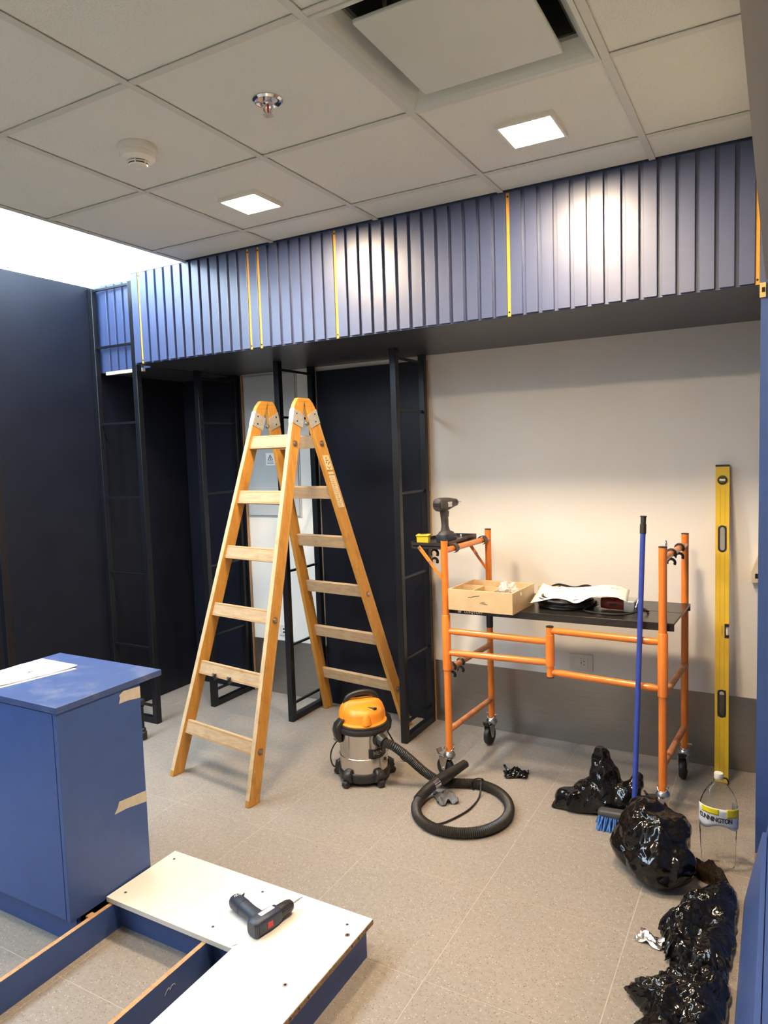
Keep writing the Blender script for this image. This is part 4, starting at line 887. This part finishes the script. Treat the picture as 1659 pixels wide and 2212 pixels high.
# ================================================================== SPIRIT LEVEL
t = thing('spirit_level', (2.03, 2.75, 0), 'long yellow spirit level leaning against the white wall', 'spirit level')
l0, l1 = V((2.040, 2.752, 0.001)), V((2.027, 2.8935, 1.522)); lz = (l1-l0).normalized(); lx = V((1, 0, 0)); lx = (lx-lz*lx.dot(lz)).normalized(); ly = lz.cross(lx); LL = (l1-l0).length
ML = Matrix(((lx.x, ly.x, lz.x, l0.x), (lx.y, ly.y, lz.y, l0.y), (lx.z, ly.z, lz.z, l0.z), (0, 0, 0, 1)))
hw, th = 0.0305, 0.0125
slots = [(0.315, 0.445, 'oval'), (1.115, 1.240, 'oval')]      # hand holes, measured along the bar
edges = [0.0]; 
for a_, b_, _ in slots: edges += [a_, b_]
edges += [0.700, 0.765, LL]
edges = sorted(edges); m = MB()
sw = 0.0190
for a_, b_ in zip(edges, edges[1:]):
    hole = any(abs(a_-s[0]) < 1e-6 for s in slots); cut = abs(a_-0.700) < 1e-6
    if hole:
        for x0_, x1_ in ((-hw, -sw), (sw, hw)): m.box(x0_, x1_, -th, th, a_, b_, ML)
    elif cut: m.box(-hw, 0.012, -th, th, a_, b_, ML)
    else: m.box(-hw, hw, -th, th, a_, b_, ML)
bar = m.build('bar', 'level_yellow', t)
for x in (-0.009, 0.0115):
    for a_, b_ in ((0.01, slots[0][0]-0.01), (slots[0][1]+0.01, 0.695), (0.775, slots[1][0]-0.01), (slots[1][1]+0.01, 1.42)): MB().box(x-0.0008, x+0.0008, -th-0.0004, -th+0.001, a_, b_, ML).build('groove', 'level_line', bar)
for a_, b_, _ in slots:
    pth = []; c_ = sw-0.0038
    for q in range(13): an = math.pi*q/12; pth.append(ML @ V((c_*math.cos(an), 0, b_-0.018+c_*math.sin(an)*1.1)))
    for q in range(13): an = math.pi+math.pi*q/12; pth.append(ML @ V((c_*math.cos(an), 0, a_+0.018+c_*math.sin(an)*1.1)))
    m = MB(); k0 = len(pth); rin = []
    for q, p_ in enumerate(pth):
        tn = (pth[(q+1) % k0]-pth[q-1]).normalized(); nn_ = tn.cross(ly)
        for dx, dy in ((-0.004, -th-0.0015), (0.0045, -th-0.0015), (0.0045, th+0.001), (-0.004, th+0.001)): m.v.append(p_-nn_*dx*-1+ly*dy)
    for q in range(k0):
        for j in range(4): m.f.append((q*4+j, q*4+(j+1) % 4, ((q+1) % k0)*4+(j+1) % 4, ((q+1) % k0)*4+j))
    gr = m.build('hand_hole', 'black_plastic', t)
    for q in range(4): MB().box(c_-0.004, c_-0.0005, -th-0.0012, th, a_+0.034+q*0.018, a_+0.042+q*0.018, ML).build('finger_bump', 'black_plastic', gr)
MB().box(-hw-0.001, hw+0.001, -th-0.001, th+0.001, LL-0.001, LL+0.009, ML).build('end_cap', 'rubber', t, bevel=0.002)
vm = MB(); c_ = ML @ V((0, -th, 1.462))
rv = MB().lathe([(0.022, 0.0), (0.0225, 0.003), (0.016, 0.0035), (0.0155, 0.0)], 28, frame(c_, lx, z=-ly)).build('vial_ring', 'black_plastic', t, True)
MB().tube([ML @ V((-0.013, -th-0.001, 1.462)), ML @ V((0.013, -th-0.001, 1.462))], 0.006, 12).build('vial', 'glass_vial', rv, True)
vf = MB().box(0.011, 0.0145, -th-0.001, th, 0.698, 0.767, ML); vf.box(0.0145, hw, -th-0.001, th, 0.698, 0.712, ML); vf.box(0.0145, hw, -th-0.001, th, 0.753, 0.767, ML); vh = vf.build('vial_holder', 'black_plastic', t)
MB().tube([ML @ V((0.0215, 0, 0.712)), ML @ V((0.0215, 0, 0.753))], 0.0065, 12).build('vial', 'glass_vial', vh, True)
vs, fs = text_data('COOBO', 0.013, spacing=1.0)
MB().add([ML @ V((0.001+v.y, -th-0.0004-v.z, 0.733-v.x)) for v in vs], fs).build('lettering', 'copper', t)

# ================================================================== PLASTIC BOTTLE
BC = V((2.078, 1.985, 0)); t = thing('plastic_bottle', BC, 'dented clear plastic bottle with torn yellow and grey label', 'bottle')
bx = V((0.93, 0.36, 0)).normalized()
MBt = Matrix(((bx.x, -bx.y, 0, BC.x), (bx.y, bx.x, 0, BC.y), (0, 0, 1, 0.0), (0, 0, 0, 1)))
prof = [(0.020, 0.006), (0.042, 0.001), (0.050, 0.008), (0.053, 0.03), (0.055, 0.09), (0.057, 0.15), (0.059, 0.20), (0.0595, 0.245), (0.056, 0.268), (0.045, 0.298), (0.030, 0.322), (0.0165, 0.340), (0.0135, 0.350), (0.0135, 0.362)]
m = MB(); m.lathe(prof, 40, MBt, 1.17, 0.80)
for v in m.v:
    if v.z < 0.33: q = noise.noise(V((v.x*22, v.y*22, v.z*13))); v.x += 0.0055*q; v.y += 0.0055*noise.noise(V((v.x*20+9, v.y*22, v.z*12)))
m.build('body', 'pet', t, True, 60)
MB().lathe([(0.0155, 0.352), (0.0165, 0.354), (0.0165, 0.372), (0.0155, 0.3745)], 28, MBt).build('cap', 'cap', t, True)
MB().tube(spline([MBt @ V((0.016, 0, 0.354)), MBt @ V((0.030, 0.004, 0.350)), MBt @ V((0.037, 0.004, 0.336)), MBt @ V((0.034, 0.0, 0.326))], 5), 0.0032, 8).build('cap_band', 'rubber', t, True)
def onb(an_, z, lift=0.0): 
    r_ = 0.0605+lift; return MBt @ V((r_*1.17*math.cos(an_), r_*0.80*math.sin(an_), z))
def lab(name, a0_, a1_, z0f, z1f, mat, lift, n=18, par=None):
    o = MB().grid(lambda u_, v_: onb(a0_+(a1_-a0_)*u_, z0f(u_)*(1-v_)+z1f(u_)*v_, lift+0.0008*noise.noise(V((u_*9, v_*4, lift*900)))), n, 5).build(name, mat, par or t, True, 60, solid=0.0004); return o
AL, AR = R(-178), R(-22)
l1_ = lab('label', AL, AR, lambda u_: 0.185-0.016*u_-0.010*math.sin(u_*9), lambda u_: 0.262-0.018*u_, 'label_white', 0.0008)
lab('label_back', AR, R(35), lambda u_: 0.166, lambda u_: 0.244, 'label_grey', 0.0008)
lab('yellow_band', AL+0.35, AL+1.35, lambda u_: 0.236-0.008*u_, lambda u_: 0.258-0.006*u_, 'label_yellow', 0.0016, par=l1_)
lab('yellow_band', AL+1.75, AR+0.02, lambda u_: 0.216-0.006*u_, lambda u_: 0.252-0.008*u_, 'label_yellow', 0.0016, par=l1_)
vs, fs = text_data('CUNNINGTON', 0.0185, spacing=0.86, offset=0.0006, depth=0.0003)
MB().add([onb(R(-113)+v.x/0.062, 0.2105+v.y*1.35-v.x*0.16, 0.0018+v.z) for v in vs], fs).build('lettering', 'ink', l1_)

# ================================================================== BIN BAGS
def bag(name, blobs, seed, label, voxel=0.011, amp=0.020, group=None, flat=0.001):
    m = MB()
    for (c_, r) in blobs:
        r = (r, r, r) if isinstance(r, (int, float)) else r
        bm = bmesh.new(); bmesh.ops.create_icosphere(bm, subdivisions=3, radius=1.0)
        m.add([V((v.co.x*r[0]+c_[0], v.co.y*r[1]+c_[1], v.co.z*r[2]+c_[2])) for v in bm.verts], [tuple(v.index for v in f.verts) for f in bm.faces]); bm.free()
    tmp = link('tmp', m.mesh('tmp')); md = tmp.modifiers.new('r', 'REMESH'); md.mode = 'VOXEL'; md.voxel_size = voxel
    sm = tmp.modifiers.new('s', 'SMOOTH'); sm.iterations = 3; sm.factor = 0.6
    dg = bpy.context.evaluated_depsgraph_get(); me = bpy.data.meshes.new_from_object(tmp.evaluated_get(dg)); bpy.data.objects.remove(tmp)
    out = MB(); sd_ = V((seed*3.1, seed*1.7, seed))
    for v in me.vertices:
        p_ = v.co; n_ = v.normal
        w = noise.noise_vector(p_*7+sd_)*0.05
        q = p_+w
        r1 = 1-abs(noise.noise(V((q.x*8, q.y*8, q.z*5))+sd_))*2.4; r2 = 1-abs(noise.noise(V((q.x*17, q.y*17, q.z*11))+sd_*2))*2.2; r3 = noise.noise(q*34+sd_)
        k_ = min(1.0, max(0.25, p_.z/0.04))
        p2 = p_+n_*(amp*(1.0*r1+0.55*r2+0.15*r3)-amp*0.3)*k_
        p2.z = max(p2.z, flat); out.v.append(p2)
    out.f = [tuple(p.vertices) for p in me.polygons]; bpy.data.meshes.remove(me)
    o = out.build(name, 'bag', None, True, 50); return tag(o, label, 'garbage bag', group)
def chain(a_, b_, ra, rb, n):
    a_, b_ = V(a_), V(b_); return [(a_.lerp(b_, i/(n-1)), ra+(rb-ra)*i/(n-1)) for i in range(n)]
bag('garbage_bag', [((1.610, 2.235, 0.060), (0.145, 0.085, 0.085)), ((1.490, 2.190, 0.040), (0.095, 0.055, 0.050)), ((1.545, 2.215, 0.070), (0.075, 0.06, 0.060))]+chain((1.60, 2.245, 0.11), (1.580, 2.245, 0.265), 0.066, 0.022, 6)+chain((1.47, 2.185, 0.03), (1.385, 2.160, 0.008), 0.040, 0.012, 5)+chain((1.70, 2.240, 0.10), (1.735, 2.250, 0.175), 0.045, 0.015, 5), 1.0, 'black bin bag with a tall twisted peak under the scaffold', 0.009, 0.016, 'black bin bags')
bag('garbage_bag', [((1.865, 1.850, 0.120), (0.125, 0.115, 0.120)), ((1.900, 1.780, 0.085), (0.115, 0.095, 0.085)), ((1.845, 1.880, 0.185), (0.090, 0.075, 0.070)), ((1.785, 1.845, 0.090), (0.065, 0.075, 0.075)), ((1.93, 1.86, 0.165), (0.06, 0.06, 0.06))], 2.0, 'plump shiny black bin bag beside the broom head and bottle', 0.009, 0.018, 'black bin bags')
def film(name, outline, c_, h, seed, mat, label, cat, group=None, nr=34, nt=150, frac=1.0, fs=1.0):
    """crumpled plastic film heaped on the floor inside an irregular outline"""
    c_ = V((*c_, 0)); oc = spline([(x, y, 0) for x, y in outline], 12, True); L_ = len(oc); m = MB(); sd_ = V((seed*5.3, seed*2.1, seed))
    for i in range(nr+1):
        for j in range(nt):
            f = j/nt*L_; e_ = oc[int(f) % L_].lerp(oc[(int(f)+1) % L_], f-int(f)); u_ = i/nr
            rg = 1+frac*u_*u_*(0.10*noise.noise(V((j*0.35, seed, 0)))+0.10*noise.noise(V((j*1.1, seed, 3))))
            q = c_.lerp(e_, u_*rg); w = noise.noise_vector(q*6+sd_)*0.05; g = (q+w)*fs
            f1 = 1-abs(noise.noise(V((g.x*9, g.y*5, seed))))*2.6; f2 = 1-abs(noise.noise(V((g.x*10, g.y*17, seed+4))))*2.2; f3 = abs(noise.noise(V((g.x*38, g.y*38, seed+8))))
            z = h*((1-u_**2.2)**0.6*(0.50+0.45*noise.noise(q*7+sd_))+0.20*f1*(1-0.6*u_)+0.16*f2*(1-0.5*u_)+0.10*f3)
            m.v.append(V((q.x, q.y, max(0.0015+0.0005*(j % 3), z))))
    for i in range(nr):
        for j in range(nt): m.f.append((i*nt+j, i*nt+(j+1) % nt, (i+1)*nt+(j+1) % nt, (i+1)*nt+j))
    m.v = [v for v in m.v]; o = m.build(name, mat, None, True, 40, solid=0.0008); return tag(o, label, cat, group)
film('garbage_bag', [(2.150, 1.775), (2.10, 1.80), (2.03, 1.735), (1.985, 1.665), (1.975, 1.58), (1.935, 1.50), (1.955, 1.42), (1.985, 1.335), (2.06, 1.32), (2.14, 1.34), (2.160, 1.50), (2.158, 1.65)], (2.07, 1.54), 0.125, 3.0, 'bag', 'flat torn black bin bag with frayed edge beside the silver wrapper', 'garbage bag', 'black bin bags')
film('garbage_bag', [(2.155, 1.30), (2.10, 1.335), (2.02, 1.320), (1.965, 1.245), (1.885, 1.160), (1.935, 1.105), (1.960, 1.03), (1.905, 0.965), (1.90, 0.86), (2.02, 0.82), (2.150, 0.85), (2.158, 1.08)], (2.06, 1.10), 0.130, 4.0, 'bag', 'black bin bag lying at the foot of the blue boards', 'garbage bag', 'black bin bags')
# frayed flaps of the torn bag
def flap(par, pts, seed, mat='bag', name='torn_flap', n=12, amp=0.012):
    p_ = [V(q) for q in pts]
    def fn(u_, v_):
        q = p_[0].lerp(p_[1], u_).lerp(p_[3].lerp(p_[2], u_), v_); k_ = noise.noise(V((u_*5, v_*5, seed)))
        e_ = 0.25*noise.noise(V((u_*14, seed, 1)))*v_; q = q+(p_[3]-p_[0])*e_+V((0, 0, amp*k_)); q.z = max(q.z, 0.0015); return q
    return MB().grid(fn, n, n).build(name, mat, par, True, 40, solid=0.0008)
bags = [o for o in bpy.data.objects if o.name.startswith('garbage_bag')]
bags.sort(key=lambda o: o.name)
flap(bags[1], [(1.80, 1.80, 0.16), (1.78, 1.86, 0.14), (1.735, 1.83, 0.10), (1.745, 1.78, 0.11)], 9.1)
flap(bags[0], [(1.70, 2.24, 0.16), (1.73, 2.26, 0.12), (1.755, 2.255, 0.185), (1.735, 2.24, 0.20)], 7.1)
film('sheer_plastic', [(1.985, 1.950), (2.030, 1.925), (2.085, 1.895), (2.125, 1.855), (2.115, 1.825), (2.075, 1.825), (2.03, 1.850), (1.985, 1.90)], (2.04, 1.885), 0.085, 6.0, 'sheer', 'thin see-through brown-black plastic trailing between bag and bottle', 'plastic bag', None, 30, 110, 1.0, 2.2)
rag('foil_wrapper', 1.915, 1.425, 0.085, 0.055, 0.020, -0.25, 3.7, 'foil', 'shiny crumpled silver wrapper beside the torn bin bag', 'wrapper')

# ================================================================== BLUE CABINET
CX0, CX1, CY0, CY1, CT = -0.372, 0.214, 0.512, 0.860, 0.846
t = thing('base_cabinet', ((CX0+CX1)/2, 0.70, 0), 'dusty blue base cabinet with an overhanging top and taped side', 'cabinet')
MB().box(CX0, CX1+0.006, CY0-0.003, 0.962, CT-0.022, CT).build('worktop', 'cab_top', t, bevel=0.001)
MB().box(CX1-0.018, CX1, CY0, CY1, 0.104, CT-0.022).build('side_panel', 'blue', t, bevel=0.001)
MB().box(CX0, CX0+0.018, CY0, CY1, 0.104, CT-0.022).build('side_panel', 'blue', t, bevel=0.001)
MB().box(CX0+0.018, CX1-0.018, CY1-0.012, CY1, 0.104, CT-0.022).build('back_panel', 'blue', t)
MB().box(CX0+0.018, CX1-0.018, CY0+0.004, CY1-0.012, 0.104, 0.122).build('bottom_panel', 'blue', t)
MB().box(CX0+0.021, CX1-0.021, CY0, CY0+0.018, 0.107, CT-0.026).build('door', 'blue', t, bevel=0.0008)
MB().box(CX0+0.01, CX1-0.012, CY0+0.031, CY0+0.047, 0.0, 0.104).build('plinth', 'blue', t)
MB().box(CX0+0.01, CX1-0.012, CY1-0.05, CY1-0.034, 0.0, 0.104).build('plinth', 'blue', t)
XS = CX1
def tape(poly, name='masking_tape'):
    MB().prism(poly, 0.0007, Matrix(((0, 0, 1, XS), (1, 0, 0, 0), (0, 1, 0, 0), (0, 0, 0, 1)))).build(name, 'tape', t)
tape([(0.763, 0.776), (0.770, 0.795), (0.766, 0.806), (0.785, 0.816), (0.8605, 0.811), (0.8605, 0.768), (0.80, 0.776)])
tape([(0.714, 0.387), (0.730, 0.407), (0.737, 0.424), (0.8605, 0.412), (0.8605, 0.370), (0.77, 0.385)])
# papers on the cabinet
A_, B_, C_, D_ = V((-0.175, 0.535, 0)), V((-0.108, 0.845, 0)), V((-0.345, 0.862, 0)), V((-0.36, 0.60, 0))
def pc(u_, v_):
    p_ = A_.lerp(B_, u_).lerp(D_.lerp(C_, u_), v_); z = CT+0.0022+0.010*max(0, 0.2-u_)*3*(1-v_)+0.004*noise.noise(V((u_*4, v_*3, 1)))+0.012*max(0, u_-0.85)*3*(1-v_)+0.003
    return V((p_.x, p_.y, max(z, CT+0.0015)))
def pc2(u_, v_): q = pc(u_, v_); return V((q.x+0.012, q.y-0.012, CT+0.0009+0.004*max(0, 0.15-u_)*(1-v_)))
sheet('paper_sheet', pc2, 'lower white paper sheet lying flat on the blue cabinet top', 'paper')
pt = sheet('drawing_sheet', pc, 'white paper with a pen sketch lying on the blue cabinet', 'paper')
m = MB()
for (a_, b_, c_, d_, w) in ((0.40, 0.30, 0.62, 0.24, 0.0012), (0.62, 0.24, 0.66, 0.34, 0.0012), (0.66, 0.34, 0.52, 0.40, 0.0012), (0.50, 0.34, 0.56, 0.38, 0.004), (0.52, 0.40, 0.58, 0.36, 0.004), (0.38, 0.33, 0.50, 0.38, 0.0008)):
    m.beam(pc(a_, b_)+V((0, 0, 0.0012)), pc(c_, d_)+V((0, 0, 0.0012)), V((w, 0, 0)), V((0, 0, 0.0006)))
tag(m.build('pen_sketch', 'ink', pt), kind='stuff')
# black post behind the cabinet
t = thing('levelling_foot', (-1.0, 1.92, 0), 'black furniture leg standing on the floor behind the blue cabinet', 'furniture leg')
mt = Matrix.Translation((-1.008, 1.918, 0))
MB().lathe([(0.026, 0.001), (0.028, 0.006), (0.028, 0.045), (0.022, 0.052), (0.024, 0.058), (0.024, 0.064), (0.016, 0.072)], 20, mt).build('foot', 'rubber', t, True)
MB().lathe([(0.016, 0.070), (0.016, 0.195), (0.020, 0.198), (0.020, 0.205), (0.016, 0.208)], 20, mt).build('tube', 'black_steel', t, True)
MB().lathe([(0.016, 0.207), (0.024, 0.214), (0.026, 0.228), (0.022, 0.242), (0.008, 0.250)], 20, mt).build('knob', 'rubber', t, True)

# ================================================================== PLINTH FRAME AND WHITE BOARD
PH = 0.100
t = thing('plinth_frame', (0.67, 0.5, 0), 'low blue board frame with raw brown edges on the floor', 'frame')
def rail(x0, x1, y0, y1):
    b_ = MB().box(x0, x1, y0, y1, 0.0, PH-0.001).build('plinth_board', 'blue', t)
    MB().box(x0, x1, y0, y1, PH-0.001, PH).build('raw_edge', 'raw_edge', b_)
rail(0.236, 0.252, -0.45, 0.940); rail(0.672, 0.688, -0.45, 0.682); rail(1.094, 1.110, -0.45, 0.940)
rail(0.252, 1.094, 0.924, 0.940); rail(0.252, 1.094, 0.683, 0.699); rail(0.252, 0.672, -0.05, -0.034); rail(0.688, 1.094, -0.45, -0.434)
MB().box(0.221, 0.236, 0.565, 0.590, PH-0.016, PH).build('corner_block', 'raw_edge', t)
bt = PH+0.018
t = thing('melamine_board', (0.7, 0.6, PH), 'L-shaped white melamine board lying on the low blue frame', 'board')
MB().prism([(0.220, 0.652), (0.786, 0.648), (0.797, 0.651), (0.795, -0.45), (1.1175, -0.45), (1.1205, 0.966), (0.222, 0.976)], 0.0175, Matrix.Translation((0, 0, PH+0.0003))).build('board', 'white_board', t, bevel=0.0006)
ce_ = MB().hexa([(1.1177, -0.45, PH+0.0003), (1.1195, -0.45, PH+0.0003), (1.1222, 0.966, PH+0.0003), (1.1206, 0.966, PH+0.0003)], [(1.1177, -0.45, bt-0.0014), (1.1195, -0.45, bt-0.0014), (1.1222, 0.966, bt-0.0014), (1.1206, 0.966, bt-0.0014)]).build('raw_edge', 'chip', t)
for y in (0.925, 0.875, 0.835, 0.60, 0.555, 0.515): m = MB(); disc(m, (1.1185, y, PH+0.009), (1, 0, 0), 0.004, 0.0042, 10); m.build('dowel_hole', 'ink', ce_)
for (x, y) in ((0.262, 0.700), (0.262, 0.932), (0.700, 0.920), (1.060, 0.905), (0.672, 0.700)): m = MB(); disc(m, (x, y, bt-0.0008), (0, 0, 1), 0.0050, 0.0012, 12); m.build('screw_hole', 'ink', t)
for (x, y) in ((1.088, 0.862), (1.040, 0.600)):
    m = MB(); disc(m, (x, y, bt-0.0008), (0, 0, 1), 0.0090, 0.0014, 18); cf = m.build('cam_fitting', 'zinc', t, True)
    m = MB(); disc(m, (x, y, bt+0.0004), (0, 0, 1), 0.0042, 0.0006, 12); m.build('cam_slot', 'screw_dark', cf)
MB().beam((0.786, 0.655, bt+0.001), (0.800, 0.672, bt+0.0025), (0.004, -0.004, 0), (0, 0, 0.001)).build('splinter', 'paper', t)
t2 = tag(MB().tube(spline([(0.6895, 0.470, 0.050), (0.692, 0.476, 0.062), (0.692, 0.486, 0.066), (0.691, 0.490, 0.056), (0.692, 0.494, 0.064), (0.693, 0.506, 0.066), (0.690, 0.512, 0.056)], 6), 0.0006, 6).build('wire_bit', 'paper', None, True), 'thin curled white wire against the low blue board frame', 'wire')

# drill driver lying on the board
DB = V((0.765, 0.79, bt)); t = thing('drill_driver', DB, 'dark blue drill driver with red buttons lying on the white board', 'drill')
d1 = V((0.225, 0.975, 0)).normalized(); s1_ = V((d1.y, -d1.x, 0)); uz = V((0, 0, 1)); O = V((0.822, 0.718, bt+0.0275))
def lp(f, s_=0, z=0): return O+d1*f+s1_*s_+uz*z
bd = loft([(lp(-0.004), s1_, uz, 0.020, 0.022), (lp(0.004), s1_, uz, 0.0275, 0.0268), (lp(0.060), s1_, uz, 0.0275, 0.0268), (lp(0.092), s1_, uz, 0.0254, 0.026), (lp(0.104), s1_, uz, 0.0235, 0.0235)], 24, 3.6).build('motor_housing', 'drill_blue', t, True, 40)
ch = MB().tube([lp(0.102), lp(0.108), lp(0.125), lp(0.150), lp(0.160), lp(0.166)], [0.022, 0.0225, 0.0215, 0.0205, 0.017, 0.010], 22).build('chuck', 'black_plastic', t, True, 40)
for q in range(12): an = q*math.pi/6; MB().tube([lp(0.112, 0.0212*math.cos(an), 0.0212*math.sin(an)), lp(0.148, 0.0198*math.cos(an), 0.0198*math.sin(an))], 0.0016, 5).build('chuck_rib', 'rubber', ch)
MB().tube([lp(0.164), lp(0.196), lp(0.1965), lp(0.212)], [0.0034, 0.0034, 0.0024, 0.0018], 8).build('bit', 'zinc', t, True)
g1 = (V((-0.955, 0.295, 0))).normalized(); gs = V((-g1.y, g1.x, 0))
def gp_(f, z=-0.002): return lp(0.044, -0.012, z)+g1*f
loft([(gp_(0.0), gs, uz, 0.036, 0.021), (gp_(0.030), gs, uz, 0.027, 0.020), (gp_(0.060), gs, uz, 0.0235, 0.021), (gp_(0.100), gs, uz, 0.0245, 0.0225)], 20, 2.5).build('grip', 'drill_blue', t, True, 45)
bt_ = loft([(gp_(0.100), gs, uz, 0.0258, 0.0238), (gp_(0.150), gs, uz, 0.0254, 0.0242), (gp_(0.158), gs, uz, 0.022, 0.020)], 20, 2.3).build('battery', 'drill_blue', t, True, 45)
MB().grid(lambda u_, v_: gp_(0.134+0.018*u_, -0.002)+gs*0.0266*math.cos(R(150+v_*95))+uz*0.0246*math.sin(R(150+v_*-95+0)), 2, 8).build('battery_label', 'silver_label', bt_, True, solid=0.0005)
vs, fs = text_data('12V', 0.014, offset=0.0003)
mtx = Matrix(((gs.x, -g1.x, 0, 0), (gs.y, -g1.y, 0, 0), (0, 0, 1, 0), (0, 0, 0, 1))); mtx.translation = gp_(0.142, 0.0230)
MB().add([mtx @ v for v in vs], fs).build('lettering', 'silver_label', bt_)
tg = loft([(lp(0.082, -0.026), d1, uz, 0.012, 0.008), (lp(0.080, -0.036), d1, uz, 0.010, 0.0075), (lp(0.074, -0.041), d1, uz, 0.006, 0.005)], 12, 3).build('trigger', 'red', t, True)
MB().beam(lp(0.098, -0.026, 0.004), lp(0.098, -0.034, 0.004), d1*0.012, uz*0.009).build('direction_switch', 'red', t, bevel=0.001)
MB().beam(lp(0.052, 0.0254), lp(0.052, 0.0288), d1*0.022, uz*0.020).build('gear_switch', 'red', t, bevel=0.001)
MB().beam(lp(0.034, -0.004, 0.0266), lp(0.090, -0.004, 0.0266), s1_*0.018, uz*0.0012).build('name_plate', 'silver_label', bd)
m = MB()
for q in range(5): 
    for w in range(2): m.beam(lp(0.012+q*0.0055, -0.016+w*0.014, 0.0266), lp(0.012+q*0.0055, -0.006+w*0.014, 0.0266), d1*0.0026, uz*0.0008)
tag(m.build('vents', 'ink', bd), kind='stuff')
for q in range(3): MB().beam(lp(-0.003+q*0.006, 0.0268), lp(-0.003+q*0.006, 0.0282), d1*0.002, uz*0.034).build('rear_rib', 'black_plastic', bd)

# ================================================================== BLUE BOARDS BY THE OPENING
for i in range(4):
    xb = 2.176+0.0165*i; yn = 1.790+0.075*i; ln = 0.056; hh = 0.27-0.003*i; n_ = V((0.0145, 0, -0.0145*ln/hh))
    pb = [V((xb, -0.35, 0.002)), V((xb, yn, 0.002)), V((xb+0.0145, yn, 0.002)), V((xb+0.0145, -0.35, 0.002))]
    pt_ = [p_+V((ln, 0, hh)) for p_ in pb]
    o = MB().hexa(pb, pt_).build('blue_board', 'blue', None, bevel=0.001)
    tag(o, ['long blue board at the front of the leaning stack, shortest end', 'second long blue board in the leaning stack behind the front board', 'third long blue board in the leaning stack, end sticking out further', 'last long blue board in the leaning stack, next to the low panel'][i], 'board', 'blue boards leaning in a stack')
o = MB().box(2.310, 2.335, -0.35, 2.035, 0.0, 0.40).build('low_panel', 'blue', None, bevel=0.002); tag(o, 'low blue panel behind the leaning stack of blue boards', 'panel')
